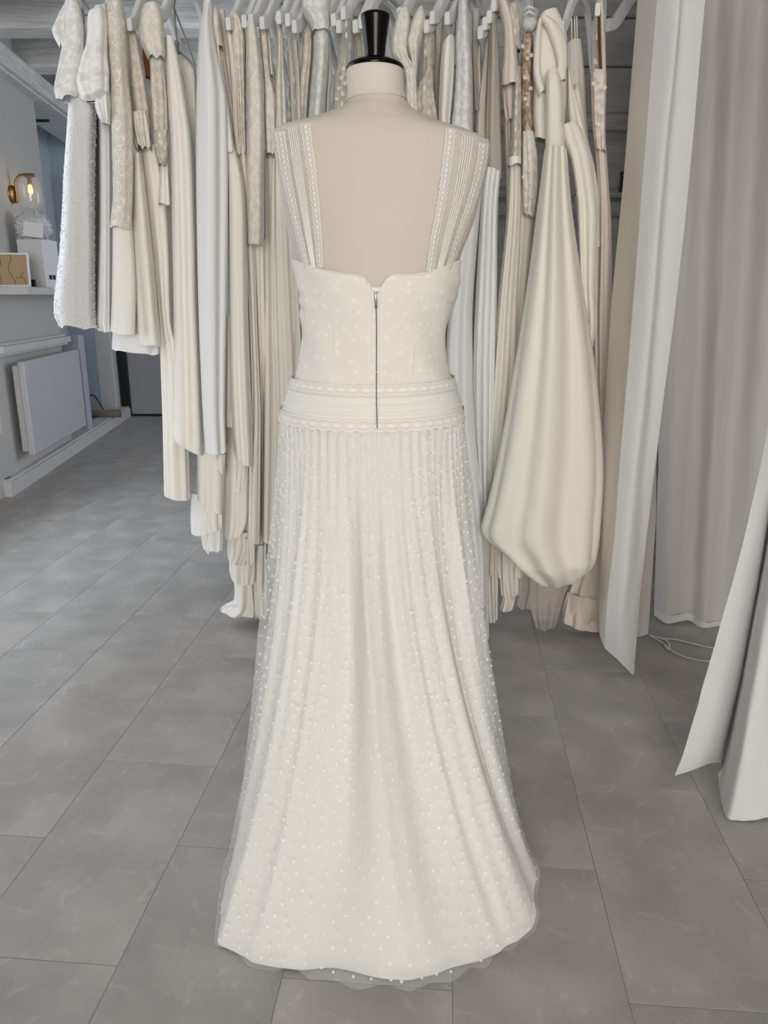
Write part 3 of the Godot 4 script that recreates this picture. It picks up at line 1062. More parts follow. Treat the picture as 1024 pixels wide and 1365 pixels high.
func skirt(g: Node3D, at: Vector3) -> void:
	for layer in 2:
		var pts := PackedVector3Array()
		var uvs := PackedVector2Array()
		var cols := 540
		var rows := 90
		for i in rows + 1:
			var v := float(i) / rows
			for k in cols + 1:
				var deg := -60.0 + 360.0 * (k % cols) / cols
				pts.append(skirt_point(HEM if layer == 0 else HEM2, deg, v, 18.15 if layer == 0 else 18.02, 0.008 if layer == 0 else 0.0115, layer))
				uvs.append(Vector2(float(k) / cols * 2.4, v * 1.1))
		obj("underskirt" if layer == 0 else "tulle_overskirt", grid(pts, uvs, cols + 1), M.lining if layer == 0 else M.tulle, g)
	# woven dots of the tulle, small raised discs
	var b := MB.new()
	var r := RandomNumberGenerator.new()
	r.seed = 5
	for j in 45:
		for i in 84:
			var deg := -40.0 + 260.0 * (i + 0.5 * (j % 2)) / 84.0 + r.randf_range(-0.8, 0.8)
			var v := 0.012 + 0.98 * (j + 0.5) / 45.0 + r.randf_range(-0.006, 0.006)
			var p := skirt_point(HEM2, deg, v, 18.02, 0.0115, 1)
			var a := skirt_point(HEM2, deg + 0.5, v, 18.02, 0.0115, 1) - p
			var d := skirt_point(HEM2, deg, v + 0.004, 18.02, 0.0115, 1) - p
			var n := a.cross(d).normalized()
			if n.dot(p - Vector3(at.x, p.y - 0.1, at.z)) < 0: n = -n
			var e := a.normalized()
			var w := n.cross(e)
			p += n * 0.0008
			var rad := r.randf_range(0.0025, 0.0032)
			for k in 7:
				b.tri(p + n * 0.0004, p + (e * cos(TAU * k / 7) + w * sin(TAU * k / 7)) * rad, p + (e * cos(TAU * (k + 1) / 7) + w * sin(TAU * (k + 1) / 7)) * rad, p - n * 0.01)
	var o := obj("tulle_dot", b.done(), M.dot, g)
	o.set_meta("kind", "stuff")

# ---------- the rail, its hangers and the gowns ----------
const RAIL_D := 2.56
const RAIL_H := 2.115

func rail_and_hangers() -> void:
	var r := thing("clothes_rail", "pale metal clothes rail hung from the ceiling, carrying all the gowns", "clothes rail", Vector3(0, 2.0, -RAIL_D))
	obj("tube", sweep([Vector3(-1.32, RAIL_H, -RAIL_D), Vector3(0, RAIL_H, -RAIL_D), Vector3(1.05, RAIL_H, -RAIL_D)], 0.0125, 16), M.hanger, r)
	for x in [-1.28, 0.0, 1.01]:
		obj("bracket", sweep([Vector3(x, RAIL_H, -RAIL_D), Vector3(x, 2.4, -RAIL_D), Vector3(x, 2.75, -RAIL_D)], 0.008, 10), M.hanger, r)
	# the near ends of the hangers as the photograph shows them: x, y, and what hangs there
	var ends := [
		[137, 14, "above the white puff-sleeved satin gown"], [172, 32, "between the two lace gowns near the beaded cap-sleeved gown"], [212, 20, "in front of the ivory crepe gown with a clip hanger"], [304, 31, "over the pale nude lace straps"],
		[325, 28, "first of three close together over the lace sheath"], [334, 27, "second of three close together over the lace sheath"], [349, 30, "third of three close together over the lace sheath"], [371, 23, "over the cream lace strap"],
		[383, 26, "beside the cream lace strap"], [392, 35, "over the taupe lace gown, lowest of its neighbours"], [430, 27, "behind the white lace cap strap"], [444, 26, "just past the white lace cap strap"],
		[451, 35, "low, over the narrow plain strap"], [457, 17, "high, over the sheer gown with vine lace"], [473, 35, "beside the black knob, low"], [481, 29, "touching the black knob in view"],
		[532, 18, "over the lace gown beside the black knob"], [568, 35, "low, behind the floral lace strap"], [576, 23, "over the thick guipure lace gown"], [596, 24, "over the plain ivory sleeve"],
		[640, 43, "lowest one beside the bright white floral lace gown"], [646, 31, "over the tan gown"], [652, 22, "over the grey-taupe chiffon gown"], [658, 6, "high, above the grey-taupe chiffon gown"],
		[748, 36, "beside the shoulder of the cream satin gown"], [797, 12, "inside the blush lace strap"]]
	for e in ends:
		hanger(e[0], e[1], "white plastic hanger " + e[2])
	# one translucent hanger without a garment in front of the grey boards
	hanger(810, 33, "translucent pale hanger hanging empty beside the white curtain", M.clear_plastic)
	# broad rounded hanger end in front of the nude bodice
	var c := P(705, 33, 2.33)
	var w := thing("wide_hanger", "broad white rounded coat hanger above the nude floral lace bodice", "hanger", Vector3(c.x, 1.8, -RAIL_D), "hangers along the rail")
	var pts := PackedVector3Array()
	var uvs := PackedVector2Array()
	var axis := Vector3(0.05, 0.10, -0.22)
	for i in 15:
		var t := i / 14.0
		var q := c + axis * t + Vector3(0, -0.004, 0)
		var rr := 0.022 * sqrt(clampf(t * 9.0, 0.0, 1.0)) * lerpf(1.0, 0.7, t)
		for k in 25:
			var a := TAU * (k % 24) / 24.0
			pts.append(q + Vector3(cos(a) * rr, sin(a) * rr * 1.05, 0))
			uvs.append(Vector2(k / 24.0, t))
	obj("arm", grid(pts, uvs, 25), M.hanger, w)
	obj("hook", sweep(hook_path(c + axis), 0.0022, 8), M.steel, w)
	for k in 2:
		var y := 12.0 + 7.0 * k
		obj("strap_loop", sweep(smooth_path([P(699, y + 2, 2.345), P(705, y - 3, 2.325), P(713, y + 1, 2.345), P(706, y + 4, 2.365), P(699, y + 2, 2.345)], 5), 0.003, 8), M.ivory, w)
	clip_hanger("clip_hanger", [[100, -14], [109, 20], [125, 20]], "grey metal clip hanger above the beaded cap-sleeved gown", 2.33)
	clip_hanger("clip_hanger", [[232, 10], [236, 62], [263, 94]], "grey metal clip hanger inside the ivory crepe gown", 2.40)

func hook_path(base: Vector3) -> Array:
	var rail := Vector3(base.x, RAIL_H, -RAIL_D)
	var out := [base, base.lerp(rail, 0.6) + Vector3(0, 0.0, 0.0)]
	for k in 9:
		var a := -PI / 2.0 + 0.5 + PI * 1.35 * k / 8.0
		out.append(rail + Vector3(0.004, sin(a) * 0.0165, -cos(a) * 0.0165) + Vector3(0, 0.001, 0))
	return out

func hanger(px: float, py: float, label: String, m: Material = null) -> void:
	m = m if m else M.hanger
	var e := P(px, py, 2.33)
	var yaw := deg_to_rad(clampf(14.0 + (px - 330.0) / 420.0 * 22.0, 4.0, 25.0) if px < 780.0 else 45.0 if px > 800.0 else 17.0)
	var near := Vector3(-sin(yaw), 0, cos(yaw))
	var len := minf((RAIL_D - 2.33) / cos(yaw), 0.25)
	var mid := e - near * len
	mid.y = e.y + 0.125
	var h := thing("hanger", label, "hanger", Vector3(mid.x, e.y, mid.z), "hangers along the rail")
	var ctrl := []
	for q in [[1.0, 0.0], [0.86, 0.012], [0.72, 0.045], [0.5, 0.10], [0.25, 0.135], [0.0, 0.14], [-0.25, 0.135], [-0.5, 0.10], [-0.72, 0.045], [-0.86, 0.012], [-1.0, 0.0]]:
		ctrl.append(Vector3(mid.x, e.y, mid.z) + near * len * q[0] + Vector3(0, q[1], 0))
	# arms: a bar of rounded oblong section
	var path := smooth_path(ctrl, 3)
	var sd := Vector3(near.z, 0, -near.x)
	var pts := PackedVector3Array()
	var uvs := PackedVector2Array()
	var sec := [[-0.0072, -0.013], [-0.0052, -0.0165], [0.0052, -0.0165], [0.0072, -0.013], [0.0072, 0.012], [0.0052, 0.0155], [-0.0052, 0.0155], [-0.0072, 0.012], [-0.0072, -0.013]]
	for i in path.size():
		var tg: Vector3 = (path[mini(i + 1, path.size() - 1)] - path[maxi(i - 1, 0)]).normalized()
		var up := sd.cross(tg).normalized()
		if up.y < 0: up = -up
		if i == 0 or i == path.size() - 1: up = Vector3.UP
		var ends := [1.0]
		if i == 0: ends = [0.0, 0.85, 0.95, 1.0]
		elif i == path.size() - 1: ends = [1.0, 0.95, 0.85, 0.0]
		for z in ends:
			for k in 9:
				var q: Vector3 = path[i] + (sd * sec[k][0] + up * sec[k][1]) * z
				if z == 1.0 and (i == 0): q -= near * 0.002
				pts.append(q)
				uvs.append(Vector2(k / 8.0, i))
	obj("arm", grid(pts, uvs, 9), m, h)
	obj("hook", sweep(hook_path(Vector3(mid.x, e.y + 0.145, mid.z)), 0.0022, 8), M.steel, h)

func clip_hanger(called: String, p: Array, label: String, d: float) -> void:
	var top := P(p[0][0], p[0][1], d)
	var c := P(p[1][0], p[1][1], d)
	var e := P(p[2][0], p[2][1], d)
	var h := thing(called, label, "hanger", Vector3(c.x, c.y, -d), "hangers along the rail")
	obj("hook", sweep(hook_path(top), 0.0024, 8), M.steel, h)
	obj("bar", sweep([top, top.lerp(c, 0.5), c], 0.0045, 8, 0.5), M.steel, h)
	obj("bar", sweep([top, top.lerp(e, 0.5), e], 0.005, 8, 0.5), M.steel, h)
	obj("rod", sweep([c + Vector3(-0.01, 0, 0), c.lerp(e, 0.5), e], 0.0028, 8), M.steel, h)
	for q in [c, e]:
		obj("clip", boxm(q + Vector3(-0.006, -0.020, -0.008), q + Vector3(0.006, 0.014, 0.008), 0.003), M.steel, h)

func gown(label: String, px: float, d: float) -> Node3D:
	var p := P(px, 400, d)
	return thing("wedding_gown", label, "dress", Vector3(p.x, 0, -d), ROOM)

var cloth_seed := 30
func cl(g: Node3D, called: String, m: Material, rows: Array, d: float, b := 0.06, o := {}) -> void:
	cloth_seed += 1
	if not o.has("seed"): o["seed"] = cloth_seed
	obj(called, tube(rows, d, b, o), m, g)

func gowns_left() -> void:
	var fold := {"n": 5, "amp": 0.24}
	var g := gown("beaded silver-white gown with lace cap sleeve, nearest the sconce, short of the floor", 105, 2.4)
	cl(g, "skirt", M.sequin, [[88, 80, 113, 80], [91, 128, 128, 128], [85, 220, 127, 220], [79, 330, 127, 330], [71, 408, 128, 418], [78, 433, 131, 437]], 2.42, 0.10, {"n": 5, "amp": 0.14, "hem": 0.006})
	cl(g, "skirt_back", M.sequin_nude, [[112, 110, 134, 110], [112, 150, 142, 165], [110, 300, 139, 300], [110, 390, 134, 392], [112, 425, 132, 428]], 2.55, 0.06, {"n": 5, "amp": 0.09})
	beads(g, g.get_node("skirt"), 1100)
	cl(g, "cape", M.lace_white, [[87, 3, 106, 4], [86, 35, 112, 30], [82, 65, 113, 65], [76, 95, 111, 95], [72, 118, 109, 118], [75, 134, 104, 131]], 2.34, 0.045, {"n": 5, "amp": 0.2})
	cl(g, "sleeve", M.lace_white, [[86, 6, 93, 8], [71, 36, 91, 34], [70, 45, 90, 50], [80, 63, 86, 62]], 2.36, 0.04, {"n": 4, "amp": 0.15})
	cl(g, "bodice", M.sequin, [[95, 8, 111, 6], [98, 40, 114, 30], [101, 70, 115, 60], [101, 132, 116, 130]], 2.37, 0.05, {"n": 4, "amp": 0.15})
	g = gown("plain white satin gown with a gathered puff sleeve", 125, 2.4)
	cl(g, "puff_sleeve", M.bright_satin, [[126, 13, 139, 13], [117, 24, 144, 30], [115, 55, 144, 60], [108, 80, 145, 80], [102, 100, 147, 98], [101, 114, 147, 112], [106, 128, 146, 126], [114, 135, 138, 134]], 2.30, 0.07, {"n": 6, "amp": 0.2, "wave": 0.008, "close": true})
	cl(g, "sleeve_cuff", M.bright_satin, [[124, 116, 147, 118], [125, 135, 148, 135], [129, 152, 148, 154], [136, 164, 147, 167]], 2.32, 0.05, {"n": 6, "amp": 0.3, "close": true})
	cl(g, "skirt", M.white, [[126, 140, 148, 140], [131, 170, 150, 170], [132, 300, 150, 300], [129, 400, 150, 400], [127, 427, 150, 431], [130, 440, 150, 442]], 2.46, 0.07, fold)
	g = gown("ivory gown with bold scroll guipure lace over a plain flared skirt", 160, 2.4)
	cl(g, "bodice", M.scroll, [[144, 5, 164, 4], [136, 35, 168, 30], [141, 60, 169, 60], [145, 100, 171, 100], [148, 150, 176, 150], [149, 200, 178, 200], [150, 260, 177, 270], [146, 303, 175, 307]], 2.33, 0.06, {"n": 4, "amp": 0.1})
	cl(g, "cap_sleeve", M.ivory, [[140, 22, 146, 20], [134, 40, 146, 38], [134, 46, 146, 48], [143, 60, 147, 62]], 2.33, 0.03, {"n": 3, "amp": 0.1})
	cl(g, "skirt", M.ivory, [[150, 290, 176, 290], [149, 380, 182, 380], [147, 442, 181, 446]], 2.37, 0.08, {"n": 3, "amp": 0.2})
	cl(g, "skirt_panel", M.ivory, [[174, 210, 189, 205], [176, 330, 204, 335], [180, 400, 211, 410], [183, 458, 216, 460]], 2.40, 0.08, {"n": 4, "amp": 0.2})
	cl(g, "underskirt", M.white, [[152, 420, 208, 430], [150, 445, 214, 448], [149, 465, 212, 472]], 2.47, 0.08, {"n": 6, "amp": 0.15})
	g = gown("sheer nude floral lace gown with a ruffled hip, between scroll lace and pearl-beaded lace", 185, 2.42)
	cl(g, "bodice", M.lace_nude, [[163, 32, 176, 30], [168, 60, 185, 55], [172, 110, 195, 105], [176, 150, 203, 150], [180, 180, 205, 185], [182, 197, 207, 203]], 2.41, 0.05, {"n": 5, "amp": 0.25})
	cl(g, "ruffle", M.lace_ivory, [[172, 155, 196, 150], [174, 175, 200, 172], [180, 198, 203, 200]], 2.385, 0.05, {"n": 9, "amp": 0.3, "hem": 0.006})
	cl(g, "skirt", M.ivory, [[186, 195, 213, 200], [194, 260, 225, 270], [203, 340, 229, 340], [211, 420, 231, 430], [213, 470, 242, 470], [216, 560, 250, 560], [218, 658, 254, 662]], 2.46, 0.08, {"n": 7, "amp": 0.2})
	cl(g, "modesty_cup", mat(Color(0.52, 0.30, 0.14), 0.8), [[189, 66, 195, 66], [190, 85, 201, 88], [194, 102, 201, 105]], 2.50, 0.02, {"n": 3, "amp": 0.05})
	g = gown("pearl-beaded lace gown with a curled cap sleeve and narrow lace cuff", 205, 2.38)
	cl(g, "cap_sleeve", M.lace_ivory, [[190, 13, 213, 12], [186, 30, 218, 28], [186, 52, 220, 55], [192, 70, 221, 72], [199, 80, 219, 82]], 2.335, 0.06, {"n": 4, "amp": 0.16})
	cl(g, "sleeve", M.lace_nude, [[198, 68, 220, 66], [200, 95, 220, 95], [201, 130, 223, 130], [204, 165, 224, 165], [206, 190, 224, 190]], 2.36, 0.05, {"n": 5, "amp": 0.25})
	cl(g, "cuff", M.guipure, [[205, 176, 224, 176], [206, 203, 225, 203], [212, 220, 222, 222]], 2.35, 0.045, {"n": 5, "amp": 0.15})
	cl(g, "sash", M.ivory, [[213, 185, 224, 185], [213, 225, 225, 225], [210, 272, 228, 274]], 2.37, 0.03, {"n": 4, "amp": 0.2})
	cl(g, "skirt", M.cream, [[208, 200, 226, 200], [212, 300, 230, 300], [220, 420, 236, 420], [224, 560, 244, 560]], 2.52, 0.05, fold)
	g = gown("plain ivory crepe gown clipped on the metal hanger, its hem rising in a diagonal", 240, 2.38)
	cl(g, "bodice", M.cream, [[234, 66, 262, 100], [246, 110, 262, 115], [252, 180, 264, 180], [256, 260, 264, 260]], 2.47, 0.04, {"n": 4, "amp": 0.1})
	cl(g, "skirt", M.ivory, [[220, 51, 232, 54], [221, 90, 240, 85], [223, 140, 250, 140], [226, 200, 258, 200], [228, 300, 262, 300], [230, 400, 264, 400], [231, 500, 268, 500], [231, 584, 272, 606]], 2.37, 0.08, {"n": 5, "amp": 0.2})
	g = gown("bright white crepe gown, whitest of the rail, straight hem above the grey floor", 285, 2.33)
	cl(g, "skirt", M.white, [[272, 10, 282, 9], [266, 40, 284, 38], [263, 80, 291, 80], [262, 110, 298, 110], [261, 150, 303, 150], [261, 260, 304, 260], [264, 414, 302, 414], [269, 540, 300, 540], [273, 600, 302, 600]], 2.33, 0.085, {"n": 5, "amp": 0.2})
	cl(g, "strap", M.white, [[274, -6, 281, -6], [271, 8, 283, 7], [269, 30, 284, 28]], 2.34, 0.06, {"n": 3, "amp": 0.1})
	g = gown("ivory crepe gown with a long diagonal hem beside the bright white one", 315, 2.38)
	cl(g, "strap", M.ivory, [[288, 62, 292, 62], [290, 100, 298, 105], [296, 150, 306, 150], [302, 205, 313, 205]], 2.345, 0.04, {"n": 3, "amp": 0.15})
	cl(g, "skirt", M.ivory, [[300, 195, 313, 195], [303, 260, 328, 260], [304, 414, 331, 414], [305, 500, 334, 500], [308, 570, 337, 575], [312, 606, 338, 620]], 2.37, 0.08, {"n": 5, "amp": 0.24, "hem": 0.006})
	cl(g, "inner_panel", M.cream, [[300, 420, 313, 420], [300, 520, 312, 520], [299, 566, 311, 568]], 2.40, 0.05, {"n": 4, "amp": 0.3})
	g = gown("ivory gown with a two-tier fluted train end, hem curling above the floor", 280, 2.45)
	cl(g, "skirt", M.ivory, [[262, 560, 302, 560], [262, 600, 301, 606], [262, 640, 300, 645], [262, 662, 298, 684]], 2.44, 0.07, {"n": 5, "amp": 0.2})
	cl(g, "flounce", M.white, [[255, 655, 296, 655], [254, 690, 298, 690], [255, 711, 298, 702]], 2.47, 0.06, {"n": 5, "amp": 0.25, "hem": 0.006})
	cl(g, "flounce", M.white, [[264, 690, 298, 690], [267, 715, 298, 713], [270, 730, 297, 731]], 2.46, 0.05, {"n": 7, "amp": 0.3, "hem": 0.012})
	cl(g, "ruffle", M.ivory, [[272, 668, 296, 676], [266, 700, 298, 692], [270, 712, 297, 700]], 2.425, 0.04, {"n": 7, "amp": 0.4, "hem": 0.006})
	cl(g, "hem_fold", M.cream, [[288, 604, 301, 604], [288, 618, 300, 620], [292, 626, 299, 632]], 2.37, 0.03, {"n": 4, "amp": 0.3})
	g = gown("cream gown whose layered ruffles pool on the floor", 325, 2.45)
	cl(g, "skirt", M.cream, [[302, 560, 334, 560], [301, 640, 333, 640], [300, 690, 332, 690], [300, 716, 324, 706]], 2.45, 0.07, {"n": 5, "amp": 0.25})
	cl(g, "inner_panel", M.ivory, [[314, 590, 330, 590], [313, 630, 328, 632], [312, 655, 326, 648]], 2.41, 0.04, {"n": 4, "amp": 0.35, "hem": 0.006})
	cl(g, "ruffle", M.ivory, [[304, 705, 338, 705], [303, 730, 340, 728], [304, 747, 328, 748]], 2.50, 0.06, {"n": 8, "amp": 0.35, "hem": 0.006})
	cl(g, "ruffle", M.ivory, [[325, 715, 341, 712], [327, 735, 341, 735], [327, 751, 341, 746]], 2.47, 0.04, {"n": 5, "amp": 0.4, "hem": 0.006})
	cl(g, "ruffle", M.ivory, [[305, 745, 341, 742], [305, 760, 342, 758], [308, 771, 341, 774]], 2.53, 0.06, {"n": 8, "amp": 0.3, "hem": 0.006})
	cl(g, "train", M.ivory, [[311, 768, 338, 768], [312, 790, 339, 790], [308, 806, 341, 806], [293, 813, 342, 818]], 2.56, 0.06, {"n": 6, "amp": 0.35, "hem": 0.004})
	obj("train_end", sheet([[312, 800, 2.58, 322, 798, 2.54, 338, 800, 2.56], [300, 806, 2.56, 318, 806, 2.52, 340, 806, 2.54], [293, 812, 2.60, 312, 816, 2.565, 341, 818, 2.575], [303, 818, 2.60, 316, 822, 2.60, 339, 821, 2.60]], 5, 6, 0.01), M.white, g)

func gowns_middle() -> void:
	var fold := {"n": 5, "amp": 0.24}
	var g := gown("nude lace gown with a rolled lace shoulder tucked behind the bright white gown", 300, 2.44)
	cl(g, "shoulder", M.lace_ivory, [[282, 17, 292, 15], [278, 34, 295, 28], [277, 52, 297, 50], [283, 68, 299, 68]], 2.37, 0.05, {"n": 4, "amp": 0.2})
	cl(g, "bodice", M.lace_nude, [[285, 62, 300, 60], [289, 95, 303, 95], [294, 125, 308, 130], [299, 165, 314, 165], [303, 205, 318, 205]], 2.41, 0.05, {"n": 5, "amp": 0.25})
	cl(g, "skirt", M.cream, [[304, 200, 318, 200], [310, 270, 332, 270], [312, 414, 336, 414], [315, 560, 340, 560], [320, 700, 344, 700]], 2.50, 0.06, fold)
	g = gown("taupe chiffon gown with slim gathered straps", 310, 2.44)
	cl(g, "bodice", M.taupe, [[291, 18, 300, 16], [296, 55, 306, 55], [302, 100, 311, 105], [308, 150, 318, 155], [312, 205, 324, 205]], 2.43, 0.04, {"n": 5, "amp": 0.24})
	cl(g, "skirt", M.champagne, [[312, 198, 325, 198], [319, 280, 338, 280], [326, 414, 342, 414], [330, 560, 345, 560]], 2.47, 0.05, fold)
	g = gown("pale nude lace gown with long gathered sleeves beside the sheath", 320, 2.4)
	cl(g, "bodice", M.lace_nude, [[304, 28, 314, 16], [307, 50, 327, 42], [311, 100, 328, 95], [315, 150, 328, 150], [318, 207, 329, 207]], 2.40, 0.05, {"n": 5, "amp": 0.24})
	cl(g, "sleeve", M.champagne, [[299, 30, 306, 25], [303, 60, 311, 60], [308, 110, 316, 110], [311, 170, 318, 170], [315, 207, 322, 207]], 2.385, 0.03, {"n": 5, "amp": 0.3})
	cl(g, "skirt", M.champagne, [[316, 200, 330, 200], [324, 300, 340, 300], [332, 420, 343, 420], [335, 540, 348, 540], [332, 617, 348, 620], [330, 715, 347, 722]], 2.42, 0.06, fold)
	g = gown("straight ivory floral lace sheath reaching halfway over a draped plain skirt", 340, 2.36)
	cl(g, "bodice", M.lace_ivory, [[328, 33, 341, 33], [328, 90, 349, 90], [329, 160, 353, 160], [328, 230, 352, 230], [330, 300, 351, 300], [330, 326, 350, 328]], 2.36, 0.07, {"n": 4, "amp": 0.16})
	cl(g, "skirt", M.ivory, [[331, 320, 354, 320], [335, 430, 356, 430], [338, 560, 360, 560], [340, 700, 358, 700], [338, 818, 354, 818]], 2.44, 0.06, {"n": 9, "amp": 0.4, "d2": 2.6})
	cl(g, "ruffle", M.ivory, [[339, 722, 356, 722], [338, 770, 356, 770], [339, 815, 356, 817]], 2.55, 0.05, {"n": 8, "amp": 0.4, "hem": 0.006})
	g = gown("nude lace gown with a scalloped plunging strap beside the sheath", 356, 2.4)
	cl(g, "strap", M.lace_nude, [[345, 33, 354, 33], [347, 60, 358, 55], [350, 92, 360, 92], [352, 115, 365, 124]], 2.40, 0.035, {"n": 5, "amp": 0.25})
	cl(g, "bodice", M.lace_ivory, [[352, 105, 358, 100], [352, 130, 367, 126], [352, 160, 368, 160], [354, 208, 367, 206]], 2.40, 0.05, {"n": 4, "amp": 0.15})
	cl(g, "skirt", M.cream, [[352, 200, 368, 200], [352, 300, 378, 300], [352, 414, 380, 414], [352, 560, 384, 560], [350, 720, 380, 720]], 2.47, 0.06, fold)
	g = gown("grey-beige gown with twin spaghetti straps", 362, 2.45)
	cl(g, "strap", M.champagne, [[352, 33, 358, 31], [355, 60, 362, 60], [358, 100, 366, 105]], 2.42, 0.02, {"n": 4, "amp": 0.3})
	cl(g, "bodice", M.taupe, [[357, 90, 367, 88], [360, 130, 370, 130], [362, 175, 372, 175]], 2.46, 0.04, {"n": 4, "amp": 0.2})
	long_skirt(g, M.taupe, 364, 378, 170, 2.52)
	g = gown("cream lace gown with wide strap narrowing to its hook", 373, 2.4)
	cl(g, "bodice", M.lace_ivory, [[368, 27, 376, 27], [369, 60, 378, 60], [368, 90, 379, 90], [366, 115, 381, 120], [366, 180, 384, 180], [363, 210, 388, 210]], 2.40, 0.05, {"n": 4, "amp": 0.18})
	cl(g, "skirt", M.ivory, [[362, 205, 390, 205], [360, 300, 396, 300], [360, 414, 404, 414], [363, 560, 410, 560], [362, 740, 400, 740]], 2.44, 0.07, {"n": 10, "amp": 0.35})
	g = gown("ivory gown of fine gathered net just past the cream lace strap", 388, 2.4)
	cl(g, "bodice", M.sheer_lace, [[379, 30, 386, 30], [381, 60, 390, 60], [383, 100, 394, 100], [385, 165, 397, 172]], 2.39, 0.04, {"n": 7, "amp": 0.35})
	cl(g, "slip", M.champagne, [[381, 45, 386, 45], [384, 100, 393, 100], [386, 165, 396, 172], [385, 300, 410, 300]], 2.43, 0.03, {"n": 5, "amp": 0.3})
	long_skirt(g, M.champagne, 388, 412, 280, 2.46)
	g = gown("champagne gown of narrow pleats under the lowest hanger", 394, 2.42)
	cl(g, "bodice", M.champagne, [[389, 40, 395, 40], [391, 70, 397, 75], [393, 110, 400, 110], [394, 172, 402, 175]], 2.405, 0.04, {"n": 6, "amp": 0.35})
	cl(g, "skirt", M.champagne, [[394, 165, 404, 165], [398, 300, 414, 300], [404, 414, 420, 414]], 2.46, 0.05, fold)
	g = gown("dark taupe lace gown in shade before the white cap strap", 408, 2.45)
	cl(g, "bodice", M.lace_nude, [[400, 30, 416, 28], [403, 60, 418, 55], [402, 85, 417, 85], [398, 120, 414, 120], [397, 172, 410, 176]], 2.45, 0.05, {"n": 5, "amp": 0.24})
	cl(g, "sleeve", M.taupe, [[396, 40, 406, 40], [398, 80, 405, 80], [396, 120, 402, 120]], 2.47, 0.04, {"n": 5, "amp": 0.3})
	long_skirt(g, M.taupe, 400, 416, 170, 2.5)
	g = gown("white lace gown with a wide scalloped cap strap beside the form's shoulder", 425, 2.36)
	cl(g, "cap_strap", M.lace_white, [[404, -12, 440, -12], [402, 8, 440, 8], [405, 20, 440, 20], [413, 32, 440, 36], [416, 45, 440, 46]], 2.335, 0.05, {"n": 4, "amp": 0.12})
	cl(g, "bodice", M.lace_white, [[418, 38, 440, 40], [418, 70, 439, 70], [416, 105, 437, 105], [412, 150, 433, 150], [408, 185, 430, 185], [408, 240, 432, 240]], 2.36, 0.055, {"n": 4, "amp": 0.16})
	cl(g, "skirt", M.white, [[408, 235, 434, 235], [404, 414, 444, 414], [400, 600, 450, 600]], 2.4, 0.07, fold)
	g = gown("plain champagne gown with a narrow strap past the white cap strap", 438, 2.42)
	cl(g, "bodice", M.champagne, [[438, 60, 441, 60], [437, 90, 442, 92], [435, 110, 443, 105], [433, 160, 440, 160], [430, 300, 446, 300]], 2.42, 0.04, {"n": 4, "amp": 0.2})
	long_skirt(g, M.champagne, 432, 448, 290, 2.44)
	g = gown("sheer net gown with a climbing vine of lace flowers beside the form's neck", 458, 2.4)
	cl(g, "bodice", M.sheer_lace, [[453, 20, 474, 12], [454, 50, 471, 48], [452, 85, 470, 85], [447, 112, 468, 112], [444, 150, 470, 150], [442, 300, 474, 300]], 2.38, 0.05, {"n": 7, "amp": 0.25})
	cl(g, "slip", M.champagne, [[451, 40, 460, 40], [450, 85, 462, 85], [444, 112, 462, 112], [442, 200, 470, 200]], 2.44, 0.03, {"n": 4, "amp": 0.25})
	for q in [[458, 92], [455, 104], [460, 112], [452, 118], [449, 132], [457, 126], [463, 100], [455, 142]]:
		obj("flower", blossom(P(q[0], q[1], 2.315), 0.006, 7 * q[0]), M.ivory, g)
	long_skirt(g, M.ivory, 446, 474, 290, 2.42)
	g = gown("ivory gown half hidden by the black knob, gathered net", 480, 2.42)
	cl(g, "bodice", M.sheer, [[466, 36, 486, 30], [470, 60, 488, 60], [472, 90, 490, 90], [470, 200, 500, 200]], 2.42, 0.05, {"n": 7, "amp": 0.3})
	cl(g, "slip", M.ivory, [[474, 40, 484, 40], [475, 90, 488, 90], [470, 300, 500, 300]], 2.46, 0.03, {"n": 4, "amp": 0.25})
	# beyond the knob
	long_skirt(g, M.ivory, 474, 502, 290, 2.46)
	g = gown("ivory corded lace gown beside the black knob, on its far side", 535, 2.38)
	cl(g, "bodice", M.lace_ivory, [[529, 22, 546, 15], [525, 38, 547, 36], [521, 58, 544, 60], [522, 75, 545, 78], [533, 92, 552, 92], [540, 108, 556, 106], [540, 200, 560, 200]], 2.36, 0.06, {"n": 4, "amp": 0.2})
	cl(g, "skirt", M.champagne, [[540, 115, 552, 118], [536, 200, 556, 200], [536, 300, 560, 300]], 2.44, 0.05, fold)
	long_skirt(g, M.champagne, 524, 546, 290, 2.45)
	g = gown("cream floral lace gown with a scalloped open sleeve", 554, 2.38)
	cl(g, "sleeve", M.lace_ivory, [[555, 17, 565, 12], [549, 30, 568, 28], [545, 45, 566, 42], [542, 62, 561, 62], [547, 82, 558, 85], [552, 100, 556, 108]], 2.355, 0.05, {"n": 4, "amp": 0.22})
	cl(g, "bodice", M.champagne, [[546, 100, 552, 98], [544, 125, 552, 128], [540, 200, 560, 200]], 2.42, 0.04, {"n": 4, "amp": 0.2})
	long_skirt(g, M.ivory, 544, 560, 190, 2.48)
	g = gown("thick guipure lace gown resting just above the form's shoulder", 567, 2.38)
	cl(g, "yoke", M.sheer_lace, [[566, 38, 580, 34], [564, 60, 580, 58], [562, 84, 579, 84], [559, 112, 582, 112]], 2.375, 0.04, {"n": 5, "amp": 0.2})
	cl(g, "slip", M.champagne, [[568, 45, 578, 45], [562, 84, 576, 84], [557, 115, 580, 115]], 2.43, 0.03, {"n": 4, "amp": 0.2})
	cl(g, "bodice", M.guipure, [[567, 79, 576, 79], [566, 98, 577, 98], [558, 116, 578, 115], [555, 135, 580, 132], [556, 165, 584, 160], [552, 260, 590, 260]], 2.35, 0.055, {"n": 5, "amp": 0.2})
	long_skirt(g, M.cream, 558, 588, 250, 2.42)
